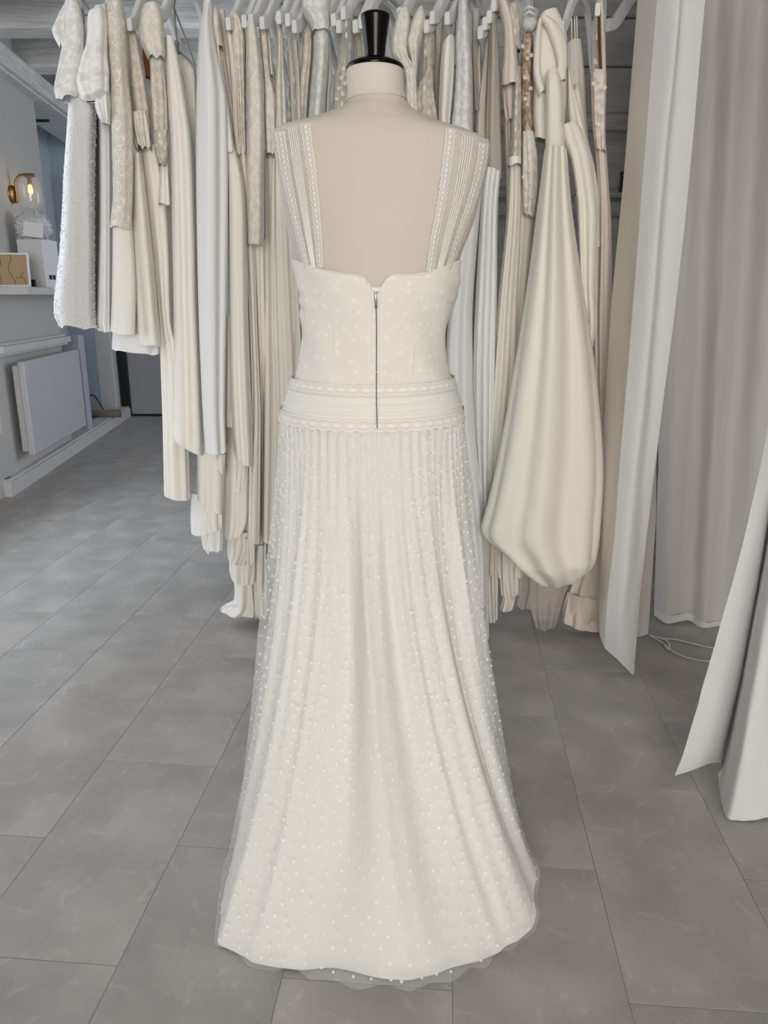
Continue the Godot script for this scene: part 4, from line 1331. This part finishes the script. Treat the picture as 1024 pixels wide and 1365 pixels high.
	g = gown("champagne net gown between guipure lace and plain ivory sleeve", 584, 2.43)
	cl(g, "bodice", M.sheer, [[578, 33, 592, 30], [580, 70, 590, 70], [578, 110, 588, 110], [580, 160, 590, 165]], 2.41, 0.04, {"n": 7, "amp": 0.35})
	cl(g, "slip", M.champagne, [[582, 40, 592, 38], [580, 110, 590, 110], [578, 240, 596, 240]], 2.47, 0.03, {"n": 5, "amp": 0.3})
	long_skirt(g, M.champagne, 578, 598, 230, 2.5)
	g = gown("plain ivory gown with long closed sleeve against the bright white lace", 596, 2.38)
	cl(g, "strap", M.sheer, [[601, 22, 607, 20], [600, 40, 608, 40], [596, 54, 606, 52]], 2.38, 0.02, {"n": 4, "amp": 0.2})
	cl(g, "sleeve", M.ivory, [[597, 51, 605, 50], [590, 60, 606, 58], [587, 85, 606, 85], [585, 120, 604, 122], [584, 165, 600, 168], [584, 200, 600, 200]], 2.36, 0.05, {"n": 4, "amp": 0.22})
	cl(g, "skirt", M.ivory, [[588, 190, 604, 190], [590, 300, 612, 300], [590, 420, 618, 420]], 2.46, 0.05, fold)

func long_skirt(g: Node3D, m: Material, x0: float, x1: float, y0: float, d: float) -> void:
	var c := (x0 + x1) / 2.0
	var w := (x1 - x0) / 2.0
	cl(g, "skirt", m, [[x0, y0, x1, y0], [c - w * 1.1, 400, c + w * 1.1, 400], [c - w * 1.3, 560, c + w * 1.3, 560], [c - w * 1.4, 760, c + w * 1.4, 760]], d, 0.07, {"n": 6, "amp": 0.28})

# small sewn-on beads scattered over the front of a cloth
func beads(g: Node3D, on: MeshInstance3D, count: int) -> void:
	var ar := on.mesh.surface_get_arrays(0)
	var v: PackedVector3Array = ar[Mesh.ARRAY_VERTEX]
	var nn: PackedVector3Array = ar[Mesh.ARRAY_NORMAL]
	var ix: PackedInt32Array = ar[Mesh.ARRAY_INDEX]
	var r := RandomNumberGenerator.new()
	r.seed = 77
	var b := MB.new()
	while count > 0:
		var t := (r.randi() % (ix.size() / 3)) * 3
		var k := ix[t]
		var away := nn[k] if nn[k].dot(v[k] - Vector3(g.position.x, v[k].y, g.position.z)) > 0.0 else -nn[k]
		if away.dot(Vector3(0, EYE, 0) - v[k]) < -0.3: continue
		count -= 1
		var w := r.randf()
		var p := v[k].lerp(v[ix[t + 1]], w).lerp(v[ix[t + 2]], r.randf()) + away * 0.0012
		var s := r.randf_range(0.0014, 0.0026)
		for q in 4:
			var e := Vector3(cos(q * PI / 2 + k), 0, sin(q * PI / 2 + k)) * s
			var f := Vector3(cos((q + 1) * PI / 2 + k), 0, sin((q + 1) * PI / 2 + k)) * s
			b.tri(p + e, p + f, p + Vector3(0, s, 0), p)
			b.tri(p + e, p + f, p - Vector3(0, s, 0), p)
	var o := obj("bead", b.done(), M.bead, g)
	o.set_meta("kind", "stuff")

func blossom(c: Vector3, r: float, seed: int) -> ArrayMesh:
	var b := MB.new()
	var a0 := seed * 0.7
	for k in 5:
		var a := a0 + TAU * k / 5
		var e := Vector3(cos(a), sin(a), 0.0)
		var s := Vector3(-sin(a), cos(a), 0.0)
		var tip := c + e * r + Vector3(0, 0, 0.002)
		var l := c + e * r * 0.6 + s * r * 0.32 + Vector3(0, 0, 0.004)
		var q := c + e * r * 0.6 - s * r * 0.32 + Vector3(0, 0, 0.004)
		b.tri(c, l, tip, c - Vector3(0, 0, 1))
		b.tri(c, tip, q, c - Vector3(0, 0, 1))
	return b.done()

func gowns_right() -> void:
	var fold := {"n": 5, "amp": 0.24}
	var g := gown("bright white floral lace gown with a long white skirt beside the form", 620, 2.36)
	cl(g, "bodice", M.lace_white, [[612, -8, 623, -8], [610, 25, 625, 22], [608, 50, 627, 50], [608, 95, 630, 90], [605, 140, 631, 140], [601, 180, 632, 180], [604, 235, 640, 235]], 2.345, 0.06, {"n": 4, "amp": 0.16})
	cl(g, "skirt", M.white, [[618, 225, 648, 225], [612, 290, 640, 290], [600, 400, 631, 400], [594, 470, 631, 480], [596, 560, 634, 560], [620, 690, 650, 690], [630, 800, 652, 800]], 2.39, 0.08, {"n": 6, "amp": 0.2})
	g = gown("taupe sheer-strapped gown close behind the bright white lace", 636, 2.42)
	cl(g, "bodice", M.sheer, [[629, 18, 641, 16], [629, 45, 639, 45], [630, 90, 638, 90], [632, 150, 640, 150]], 2.41, 0.04, {"n": 5, "amp": 0.25})
	cl(g, "slip", M.lace_nude, [[634, 60, 641, 60], [634, 100, 641, 100], [634, 150, 644, 150], [632, 240, 650, 240]], 2.44, 0.03, {"n": 4, "amp": 0.2})
	long_skirt(g, M.taupe, 604, 632, 230, 2.52)
	g = gown("tan gown with a plunging back before the chiffon one", 646, 2.43)
	cl(g, "bodice", M.taupe, [[649, 36, 655, 34], [644, 80, 652, 80], [640, 112, 651, 110], [634, 165, 650, 165], [636, 240, 652, 240]], 2.44, 0.04, {"n": 4, "amp": 0.2})
	long_skirt(g, M.taupe, 612, 640, 230, 2.56)
	g = gown("grey-taupe chiffon gown falling in long pale folds", 658, 2.39)
	cl(g, "bodice", M.sheer, [[655, 12, 660, 10], [652, 55, 664, 55], [650, 105, 667, 105], [648, 160, 668, 160], [647, 215, 670, 215], [646, 240, 670, 240]], 2.375, 0.05, {"n": 5, "amp": 0.25})
	cl(g, "slip", M.champagne, [[655, 50, 661, 50], [652, 105, 665, 105], [649, 160, 667, 160], [648, 240, 668, 240]], 2.42, 0.03, {"n": 4, "amp": 0.2})
	cl(g, "skirt", M.white, [[647, 225, 668, 232], [641, 280, 664, 280], [634, 400, 663, 400], [631, 480, 662, 480], [632, 560, 661, 560], [638, 640, 656, 640], [644, 720, 652, 720], [646, 850, 652, 850]], 2.38, 0.07, {"n": 8, "amp": 0.3})
	g = gown("blush crepe gown with an open short sleeve", 680, 2.37)
	cl(g, "sleeve", M.blush, [[664, 4, 676, 3], [668, 26, 684, 26], [671, 45, 687, 45], [671, 75, 690, 75], [669, 100, 692, 100], [669, 117, 692, 117]], 2.35, 0.055, {"n": 4, "amp": 0.16})
	cl(g, "bodice", M.blush, [[669, 112, 690, 112], [671, 140, 690, 140], [674, 162, 688, 162]], 2.385, 0.035, {"n": 4, "amp": 0.2})
	cl(g, "skirt", M.blush, [[671, 155, 690, 155], [673, 220, 692, 220], [674, 290, 694, 290], [668, 400, 690, 400], [660, 500, 688, 500], [654, 600, 680, 600], [650, 700, 668, 700], [648, 760, 664, 760]], 2.43, 0.06, {"n": 8, "amp": 0.3})
	g = gown("ivory cut-out guipure gown with a satin waistband", 687, 2.36)
	cl(g, "shoulder", M.guipure, [[677, 12, 690, 9], [677, 28, 693, 25], [682, 52, 694, 52], [689, 68, 694, 68]], 2.36, 0.04, {"n": 4, "amp": 0.15})
	cl(g, "bodice", M.guipure, [[690, 90, 694, 90], [684, 122, 695, 120], [682, 165, 695, 165], [680, 216, 695, 216]], 2.345, 0.045, {"n": 4, "amp": 0.15})
	cl(g, "waistband", M.bright_satin, [[678, 212, 695, 212], [678, 217, 695, 217], [678, 222, 695, 221]], 2.34, 0.05, {"n": 3, "amp": 0.05})
	cl(g, "skirt", M.champagne, [[678, 218, 695, 218], [675, 290, 696, 290], [664, 400, 692, 400], [656, 500, 690, 500], [651, 600, 680, 600], [650, 700, 670, 700]], 2.385, 0.06, {"n": 8, "amp": 0.3})
	g = gown("nude-brown illusion bodice with white lace flowers and a cream tulle skirt", 704, 2.38)
	cl(g, "bodice", M.lace_brown, [[697, 52, 711, 50], [694, 85, 711, 85], [694, 130, 710, 130], [697, 180, 711, 182]], 2.375, 0.05, {"n": 4, "amp": 0.12})
	cl(g, "peplum", M.lace_ivory, [[696, 178, 712, 178], [696, 225, 718, 215], [697, 262, 718, 255], [698, 285, 712, 292]], 2.36, 0.05, {"n": 6, "amp": 0.2})
	cl(g, "skirt", M.cream, [[694, 200, 716, 200], [690, 290, 716, 290], [682, 400, 708, 400], [676, 500, 700, 500]], 2.42, 0.06, fold)
	for q in [[697, 62], [703, 78], [708, 74], [700, 104], [707, 118], [700, 132], [698, 236], [706, 228], [702, 250], [709, 262], [701, 274], [706, 284]]:
		obj("flower", blossom(P(q[0], q[1], 2.30), 0.0065, 3 * q[0]), M.ivory, g)
	# heavy satin gown
	g = gown("heavy cream satin ball gown bundled up in a rounded swag, largest on the rail", 735, 2.3)
	cl(g, "bodice_back", M.satin, [[718, 27, 744, 17], [713, 60, 756, 45], [711, 100, 757, 90], [709, 150, 756, 150], [712, 187, 754, 190]], 2.37, 0.06, {"n": 4, "amp": 0.14})
	cl(g, "strap", M.satin, [[719, 27, 731, 24], [728, 42, 745, 34], [737, 65, 755, 60], [742, 88, 756, 86], [736, 108, 754, 108]], 2.315, 0.03, {"n": 3, "amp": 0.12})
	cl(g, "strap", M.satin, [[717, 29, 723, 27], [712, 60, 722, 60], [711, 100, 722, 95], [718, 130, 728, 120]], 2.315, 0.025, {"n": 3, "amp": 0.12})
	cl(g, "bodice", M.satin, [[728, 100, 744, 94], [727, 130, 751, 120], [727, 170, 753, 170], [727, 206, 755, 206]], 2.315, 0.06, {"n": 4, "amp": 0.12})
	cl(g, "skirt", M.satin, [[726, 200, 756, 200], [716, 280, 763, 280], [703, 380, 776, 370], [684, 500, 792, 470], [664, 610, 802, 560], [650, 670, 806, 630], [642, 708, 803, 690], [668, 733, 799, 728], [697, 760, 792, 752], [724, 781, 768, 775]], 2.26, 0.15, {"n": 8, "amp": 0.2, "close": true, "seg": 120, "top": 0.5, "sq": 1.0})
	cl(g, "drape", M.satin, [[749, 170, 770, 164], [751, 188, 780, 182], [760, 215, 790, 220], [767, 260, 798, 290], [770, 310, 797, 335], [772, 360, 795, 395], [776, 430, 796, 430], [783, 478, 787, 482]], 2.31, 0.045, {"n": 5, "amp": 0.25, "close": true})
	cl(g, "drape_back", M.satin, [[756, 90, 762, 110], [756, 150, 776, 160], [764, 240, 796, 240], [780, 330, 800, 330]], 2.39, 0.04, {"n": 4, "amp": 0.2})
	g = gown("champagne satin slip gown on hair-thin straps behind the ball gown", 768, 2.44)
	for q in [[[766, 22], [767, 60], [768, 112]], [[769, 22], [770, 70], [770, 112]], [[762, 24], [763, 80], [760, 130]]]:
		var sp := []
		for z in q: sp.append(P(z[0], z[1], 2.40))
		obj("strap", sweep(sp, 0.0016, 6), M.champagne, g)
	cl(g, "bodice", M.champagne, [[767, 111, 771, 111], [763, 128, 776, 128], [758, 150, 780, 150], [757, 175, 784, 175], [764, 260, 794, 260]], 2.44, 0.04, {"n": 4, "amp": 0.15})
	cl(g, "skirt", M.cream, [[756, 60, 775, 55], [754, 120, 780, 110], [757, 180, 784, 180], [770, 300, 800, 300]], 2.50, 0.04, {"n": 5, "amp": 0.2})
	g = gown("blush tulle gown with torn lace appliques, last before the curtain", 800, 2.4)
	cl(g, "strap", M.sheer_lace, [[794, 4, 799, 3], [790, 25, 797, 25], [788, 60, 797, 60], [788, 100, 800, 100]], 2.36, 0.025, {"n": 4, "amp": 0.2})
	cl(g, "strap", M.blush, [[799, 3, 804, 4], [800, 25, 806, 25], [801, 60, 807, 60], [802, 100, 808, 100]], 2.36, 0.025, {"n": 4, "amp": 0.2})
	cl(g, "lining", mat(Color(0.55, 0.42, 0.31), 0.85), [[796, 14, 802, 14], [796, 60, 803, 60], [797, 100, 804, 100]], 2.41, 0.015, {"n": 4, "amp": 0.1})
	cl(g, "bodice", M.lace_nude, [[787, 97, 809, 97], [788, 118, 809, 116], [789, 150, 808, 150], [791, 180, 808, 180], [794, 200, 808, 204]], 2.37, 0.04, {"n": 5, "amp": 0.22})
	cl(g, "skirt", M.blush, [[793, 195, 808, 195], [796, 250, 812, 250], [796, 300, 815, 300], [792, 420, 816, 420], [793, 560, 814, 560], [790, 660, 812, 660], [775, 740, 808, 740], [757, 790, 806, 790], [750, 826, 806, 838]], 2.40, 0.06, {"n": 7, "amp": 0.26, "d2": 2.5})
	obj("train_end", sheet([[757, 790, 2.46, 775, 795, 2.42, 800, 800, 2.44], [750, 815, 2.50, 772, 822, 2.44, 802, 828, 2.44], [750, 828, 2.56, 775, 842, 2.50, 804, 846, 2.50]], 6, 8, 0.02), M.blush, g)
	for q in [[791, 112], [799, 106], [806, 117], [797, 130], [802, 150], [798, 166]]:
		obj("flower", blossom(P(q[0], q[1], 2.305), 0.007, 5 * q[0]), M.ivory, g)
	# what shows of the hems between the train and the satin swag
	g = gown("ivory gown whose scalloped ruffle tiers show under the satin swag", 672, 2.5)
	cl(g, "underskirt", M.champagne, [[645, 690, 666, 690], [644, 760, 665, 760], [652, 826, 664, 822]], 2.52, 0.05, {"n": 7, "amp": 0.3})
	cl(g, "ruffle", M.champagne, [[662, 720, 697, 735], [662, 750, 697, 755], [664, 768, 698, 766]], 2.50, 0.05, {"n": 9, "amp": 0.3, "hem": 0.006})
	cl(g, "ruffle", M.champagne, [[665, 760, 696, 762], [666, 776, 695, 776], [667, 791, 695, 788]], 2.54, 0.05, {"n": 9, "amp": 0.3, "hem": 0.006})
	cl(g, "ruffle", M.champagne, [[668, 785, 690, 785], [670, 797, 688, 797], [667, 811, 684, 810]], 2.57, 0.04, {"n": 7, "amp": 0.3, "hem": 0.006})
	g = gown("grey-white tulle underskirt trailing below the satin swag", 725, 2.5)
	cl(g, "tulle_layer", M.grey_tulle, [[690, 740, 770, 740], [690, 780, 765, 775], [688, 806, 750, 802]], 2.52, 0.06, {"n": 9, "amp": 0.25, "hem": 0.012})
	cl(g, "tulle_layer", M.grey_tulle, [[704, 770, 760, 770], [706, 800, 752, 800], [714, 834, 742, 832]], 2.50, 0.05, {"n": 7, "amp": 0.3, "hem": 0.012})
	cl(g, "tulle_layer", M.grey_tulle, [[700, 740, 768, 740], [704, 780, 756, 776], [706, 800, 752, 806]], 2.56, 0.05, {"n": 6, "amp": 0.25, "hem": 0.006})

# ---------- curtains ----------
func curtains() -> void:
	var c := thing("curtain", "white fitting-room curtain drawn aside next to the blush gown, pointed corner", "curtain", Vector3(0.75, 0, -2.15))
	obj("side_fold", sheet([
		[872, -250, 2.30, 884, -250, 2.20, 900, -250, 2.14],
		[850, 0, 2.30, 864, 0, 2.20, 876, 0, 2.12],
		[831, 240, 2.30, 848, 240, 2.19, 857, 240, 2.12],
		[814, 420, 2.30, 836, 420, 2.19, 843, 420, 2.12],
		[804, 600, 2.28, 822, 600, 2.18, 828, 600, 2.12],
		[800, 720, 2.27, 811, 720, 2.18, 819, 720, 2.13],
		[799, 800, 2.26, 804, 800, 2.19, 810, 800, 2.15],
		[799, 836, 2.28, 800, 848, 2.24, 806, 864, 2.20]], 6, 6, 0.004), M.curtain_ivory, c)
	obj("sheet", sheet([
		[900, -250, 2.14, 920, -250, 2.10, 928, -250, 2.14, 962, -250, 2.12],
		[876, 0, 2.12, 905, 0, 2.07, 912, 0, 2.11, 940, 0, 2.10],
		[857, 240, 2.12, 882, 240, 2.07, 892, 240, 2.11, 919, 240, 2.10],
		[843, 420, 2.12, 868, 420, 2.07, 878, 420, 2.12, 899, 420, 2.11],
		[828, 600, 2.12, 850, 600, 2.08, 862, 600, 2.12, 876, 600, 2.13],
		[819, 720, 2.13, 838, 720, 2.10, 852, 720, 2.14, 862, 720, 2.15],
		[810, 800, 2.15, 830, 800, 2.12, 844, 800, 2.14, 853, 800, 2.16],
		[806, 864, 2.20, 822, 878, 2.17, 836, 892, 2.16, 845, 901, 2.17]], 6, 6, 0.004), M.curtain, c)
	obj("inner_fold", sheet([
		[905, -250, 2.34, 930, -250, 2.30, 965, -250, 2.26], [890, 0, 2.34, 915, 0, 2.30, 938, 0, 2.24], [870, 300, 2.34, 890, 300, 2.30, 908, 300, 2.24],
		[860, 560, 2.34, 868, 560, 2.30, 878, 560, 2.25], [848, 700, 2.36, 860, 700, 2.31, 874, 700, 2.27], [846, 846, 2.40, 852, 849, 2.37, 864, 845, 2.33]], 6, 6, 0.004), M.curtain_ivory, c)
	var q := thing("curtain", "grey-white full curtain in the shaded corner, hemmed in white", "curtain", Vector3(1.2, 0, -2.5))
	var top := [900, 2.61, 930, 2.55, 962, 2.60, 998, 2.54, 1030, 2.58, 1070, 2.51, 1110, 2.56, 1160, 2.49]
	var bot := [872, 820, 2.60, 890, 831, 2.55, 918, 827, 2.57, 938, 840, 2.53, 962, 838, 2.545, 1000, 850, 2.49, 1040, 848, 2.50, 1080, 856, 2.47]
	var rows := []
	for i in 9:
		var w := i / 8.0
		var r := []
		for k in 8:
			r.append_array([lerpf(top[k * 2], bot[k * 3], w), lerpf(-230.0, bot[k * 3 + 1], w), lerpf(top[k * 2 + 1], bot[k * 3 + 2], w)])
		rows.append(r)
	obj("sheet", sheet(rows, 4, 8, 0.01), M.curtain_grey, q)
	var hem := []
	for i in 2:
		var r := []
		for k in 8: r.append_array([bot[k * 3] + (1.0 if i == 0 else 0.0), bot[k * 3 + 1] - (10.0 if i == 0 else 0.0), bot[k * 3 + 2] - 0.006])
		hem.append(r)
	obj("hem_band", sheet(hem, 2, 8), cloth(Color(0.83, 0.82, 0.81)), q)
	var f := thing("curtain", "white curtain in front at the edge, swept back in two loose panels", "curtain", Vector3(0.8, 0, -1.55))
	obj("sheet", sheet([
		[1150, -300, 1.62, 1175, -300, 1.58, 1190, -300, 1.64, 1210, -300, 1.54, 1235, -300, 1.50, 1270, -300, 1.52, 1310, -300, 1.5],
		[1080, 250, 1.62, 1092, 250, 1.60, 1098, 250, 1.63, 1108, 250, 1.56, 1120, 250, 1.53, 1140, 250, 1.55, 1165, 250, 1.53],
		[1052, 430, 1.62, 1064, 430, 1.60, 1070, 430, 1.63, 1078, 430, 1.56, 1092, 430, 1.54, 1110, 430, 1.55, 1140, 430, 1.53],
		[1020, 590, 1.62, 1038, 590, 1.60, 1044, 590, 1.64, 1052, 590, 1.56, 1064, 590, 1.53, 1084, 590, 1.54, 1115, 590, 1.52],
		[981, 760, 1.61, 1011, 760, 1.60, 1012, 760, 1.66, 1022, 765, 1.54, 1038, 765, 1.50, 1064, 765, 1.52, 1105, 765, 1.50],
		[941, 900, 1.61, 985, 900, 1.60, 985, 905, 1.66, 998, 905, 1.52, 1014, 905, 1.48, 1050, 905, 1.50, 1096, 905, 1.47],
		[913, 1000, 1.61, 963, 985, 1.61, 966, 1005, 1.65, 978, 1025, 1.50, 996, 1030, 1.465, 1040, 1030, 1.48, 1090, 1030, 1.45],
		[900, 1035, 1.62, 957, 1017, 1.63, 958, 1036, 1.62, 967, 1086, 1.49, 990, 1095, 1.465, 1035, 1089, 1.475, 1088, 1100, 1.45]], 6, 7, 0.006, 4), M.curtain, f)
	var rb := thing("ribbon", "thin white ribbon ends lying looped on the floor between the curtains", "ribbon", FL(905, 862))
	for w in [[[866, 846], [882, 851], [900, 852], [925, 858], [952, 864], [975, 864]], [[866, 847], [884, 857], [897, 868], [915, 876], [940, 881], [970, 880]], [[880, 850], [890, 855], [893, 866], [886, 861]]]:
		var pth := []
		for z in w: pth.append(FL(z[0], z[1], 0.005))
		obj("ribbon_end", sweep(smooth_path(pth, 6), 0.0042, 6, 0.35), M.curtain, rb)

# ---------- the wall with the shelf ----------
func left_things() -> void:
	var b := MB.new()
	var w := 0.225
	b.prism([Vector2(LW(4.6) + w, -4.6), Vector2(LW(5.76) + w, -5.76), Vector2(LW(5.76), -5.76), Vector2(LW(4.6), -4.6)], 1.168, 1.21)
	var s := obj("wall_shelf", b.done(), M.wall_paint)
	tag(s, "white floating shelf under the brass sconce", "shelf")
	# framed line drawing
	var A := Vector3(-2.112, 1.2115, -4.73)
	var B := Vector3(-2.325, 1.2115, -4.69)
	var f := thing("picture_frame", "small white framed line drawing on tan paper, standing on the shelf", "picture frame", (A + B) / 2)
	var ex := (A - B).normalized()
	var ez := ex.cross(Vector3.UP).normalized()
	if ez.z < 0: ez = -ez
	var up := (Vector3.UP * 0.985 - ez * 0.13).normalized()
	var t := Transform3D(Basis(ex, up, ex.cross(up)), B)
	var W := A.distance_to(B)
	var Hh := 0.195
	var m := MB.new()
	for q in [[0.0, 0.0, W, 0.011], [0.0, Hh - 0.011, W, Hh], [0.0, 0.011, 0.011, Hh - 0.011], [W - 0.011, 0.011, W, Hh - 0.011]]:
		m.box(Vector3(q[0], q[1], -0.008), Vector3(q[2], q[3], 0.008), 0.002, t)
	obj("frame", m.done(), M.paper, f)
	obj("drawing", boxm(Vector3(0.01, 0.01, -0.005), Vector3(W - 0.01, Hh - 0.01, 0.002), 0.0, t), mat(Color(0.72, 0.62, 0.47), 0.8), f)
	for ln in [[[0.115, 0.185], [0.12, 0.16], [0.105, 0.13], [0.10, 0.10], [0.115, 0.06], [0.13, 0.03], [0.132, 0.012]], [[0.18, 0.085], [0.165, 0.06], [0.15, 0.05], [0.135, 0.055]], [[0.165, 0.06], [0.185, 0.04], [0.19, 0.012]], [[0.05, 0.186], [0.06, 0.14], [0.045, 0.09], [0.055, 0.04], [0.05, 0.012]]]:
		var pth := []
		for q in ln: pth.append(t * Vector3(q[0], q[1], 0.003))
		obj("drawn_line", sweep(smooth_path(pth, 5), 0.0012, 6), mat(Color(0.16, 0.14, 0.12), 0.8), f)
	tag(obj("clip", boxm(P(40, 382, 4.78) + Vector3(0, 0.0, -0.02), P(46, 373, 4.78) + Vector3(0, 0.002, 0.0), 0.003), M.frame_black), "small black block between the framed drawing and the white box", "clip")
	# white carton with tissue
	var bx := thing("gift_box", "tall white carton with small black print, standing behind the framed drawing", "box", Vector3(-2.21, 1.21, -5.06))
	var tb := Transform3D(Basis(Vector3.UP, -0.1), Vector3(-2.205, 1.2105, -5.06))
	obj("carton", boxm(Vector3(-0.085, 0, -0.12), Vector3(0.085, 0.29, 0.06), 0.004, tb), M.card, bx)
	for k in 2:
		obj("print", boxm(Vector3(0.0845, 0.05, -0.055 + 0.045 * k), Vector3(0.0862, 0.078, -0.02 + 0.045 * k), 0.0, tb), M.frame_black, bx)
	var tp := thing("tissue_paper", "crumpled translucent white tissue bulging out of the carton", "tissue", Vector3(-2.21, 1.5, -5.08), "")
	var nz := FastNoiseLite.new()
	nz.seed = 6
	nz.frequency = 9.0
	var pts := PackedVector3Array()
	var uvs := PackedVector2Array()
	for i in 25:
		var v := PI * i / 24.0
		for k in 49:
			var a := TAU * (k % 48) / 48.0
			var dirv := Vector3(sin(v) * cos(a), cos(v), sin(v) * sin(a))
			var rr := 1.0 + 0.45 * nz.get_noise_3dv(dirv * 0.7) + 0.25 * nz.get_noise_3dv(dirv * 1.9)
			pts.append(Vector3(-2.21, 1.575, -5.08) + Vector3(dirv.x * 0.10, dirv.y * 0.085, dirv.z * 0.09) * rr)
			uvs.append(Vector2(k / 48.0, v))
	obj("sheet", grid(pts, uvs, 49), M.tissue, tp)
	tag(obj("card", boxm(Vector3(-0.06, 0, 0), Vector3(0.06, 0.085, 0.004), 0.001, Transform3D(Basis(Vector3(0, 0, 1), -0.12) * Basis(Vector3(1, 0, 0), -0.1), P(44, 316, 4.93))), M.paper), "white card tucked into the tissue paper", "card")
	# brass sconce with a glass dome
	var pc := P(14, 259, 5.14)
	var sc := thing("wall_sconce", "brass wall sconce with a clear glass dome and lit bulb", "wall lamp", pc)
	var base := Vector3(LW(5.14), pc.y, -5.14)
	var lt := lathe([[0.0, 0.0], [0.052, 0.0], [0.054, 0.006], [0.05, 0.022], [0.02, 0.026], [0.0, 0.026]], Vector3.ZERO, 32)
	var pl := MeshInstance3D.new()
	pl.name = "wall_plate"
	pl.mesh = lt
	pl.material_override = M.brass
	pl.transform = Transform3D(Basis(Vector3(0, 0, 1), -PI / 2), base - pc)
	sc.add_child(pl, true)
	var cx := P(39, 240, 5.14)
	obj("arm", sweep(smooth_path([base + Vector3(0.02, -0.05, 0), base + Vector3(0.035, -0.03, 0), base + Vector3(0.035, 0.06, 0), base + Vector3(0.06, 0.105, 0), Vector3(cx.x - 0.03, base.y + 0.115, -5.14), Vector3(cx.x + 0.035, base.y + 0.115, -5.14)], 8), 0.0075, 12), M.brass, sc)
	var top := Vector3(cx.x, base.y + 0.112, -5.14)
	obj("socket", lathe([[0.0, 0.0], [0.03, 0.0], [0.031, -0.010], [0.014, -0.014], [0.0135, -0.055], [0.0, -0.056]], top, 24), M.brass, sc)
	var glass := mat(Color(0.97, 0.98, 1.0, 0.08), 0.03)
	glass.transparency = BaseMaterial3D.TRANSPARENCY_ALPHA
	obj("glass_dome", lathe([[0.03, -0.008], [0.048, -0.018], [0.062, -0.04], [0.067, -0.07], [0.067, -0.15], [0.062, -0.178], [0.052, -0.19]], top, 40), glass, sc)
	var bulb := mat(Color(1, 0.9, 0.7), 0.3)
	bulb.emission_enabled = true
	bulb.emission = Color(1.0, 0.80, 0.45)
	bulb.emission_energy_multiplier = 1.6
	obj("bulb", lathe([[0.0, -0.054], [0.009, -0.056], [0.013, -0.075], [0.016, -0.09], [0.012, -0.108], [0.0, -0.114]], top, 20), bulb, sc)
	var ol := OmniLight3D.new()
	ol.name = "sconce_light"
	ol.position = top + Vector3(0, -0.088, 0)
	ol.light_color = Color(1.0, 0.82, 0.55)
	ol.light_energy = 0.004
	ol.omni_range = 9.0
	ol.omni_attenuation = 2.0
	ol.light_size = 0.01
	ol.shadow_enabled = true
	add_child(ol)
	# escape sign
	var es := P(55, 156, 6.35)
	var ex2 := thing("exit_sign", "small green emergency sign under its white housing, high in the far recess", "sign", es)
	obj("housing", boxm(es + Vector3(-0.10, 0.02, -0.05), es + Vector3(0.02, 0.055, 0.02), 0.004), M.card, ex2)
	var gm := mat(Color(0.05, 0.30, 0.22), 0.3)
	obj("panel", boxm(es + Vector3(-0.05, -0.035, -0.01), es + Vector3(0.055, 0.02, -0.004), 0.002), gm, ex2)
	obj("arrow", boxm(es + Vector3(-0.03, -0.012, -0.004), es + Vector3(0.03, -0.004, -0.003), 0.0), M.paper, ex2)
	# flat heater
	var u := Vector3(-0.0995, 0, -0.995)
	var n := Vector3(0.995, 0, -0.0995)
	var o := Vector3(LW(4.66), 0, -4.66)
	var th := Transform3D(Basis(u, Vector3.UP, -n), o)
	var ht := thing("heater", "flat white panel heater on the wall under the dado rail", "heater", o + Vector3(0, 0.2, 0))
	var hb := boxm(Vector3(0, 0.195, -0.115), Vector3(1.17, 0.775, -0.075), 0.008, th)
	obj("front_panel", hb, M.panel_white, ht)
	obj("back_panel", boxm(Vector3(0.03, 0.215, -0.075), Vector3(1.15, 0.75, -0.03), 0.006, th), M.panel_white, ht)
	for x in [0.15, 0.95]:
		obj("bracket", boxm(Vector3(x, 0.25, -0.035), Vector3(x + 0.05, 0.7, -0.002), 0.003, th), M.panel_white, ht)
	# folded board, tube and lead in the far corner
	var p0 := P(112, 556, 6.2)
	tag(obj("display_board", boxm(Vector3(p0.x - 0.18, 0.0, -6.32), Vector3(p0.x + 0.02, 0.86, -6.22), 0.006), mat(Color(0.74, 0.73, 0.79), 0.6)), "pale lilac upright board standing past the flat heater", "board")
	tag(obj("cardboard_tube", sweep([P(118, 551, 6.9), P(138, 552, 6.9), P(160, 551, 6.9)], 0.036, 18), mat(Color(0.52, 0.46, 0.41), 0.85)), "short brown cardboard tube lying by the far door", "tube")
	var lead := []
	for q in [[119, 528], [125, 527], [132, 536], [138, 546]]: lead.append(P(q[0], q[1], 6.8))
	tag(obj("lead", sweep(smooth_path(lead, 6), 0.006, 8), M.frame_black), "thin dark lead curving above the cardboard tube", "cable")
	var sk := Vector3(LW(4.46) + 0.002, P(4, 641, 4.5).y, -4.46)
	tag(obj("wall_socket", boxm(sk + Vector3(0, -0.03, -0.03), sk + Vector3(0.012, 0.03, 0.03), 0.004), M.frame_black), "black socket low on the wall below the window", "socket")
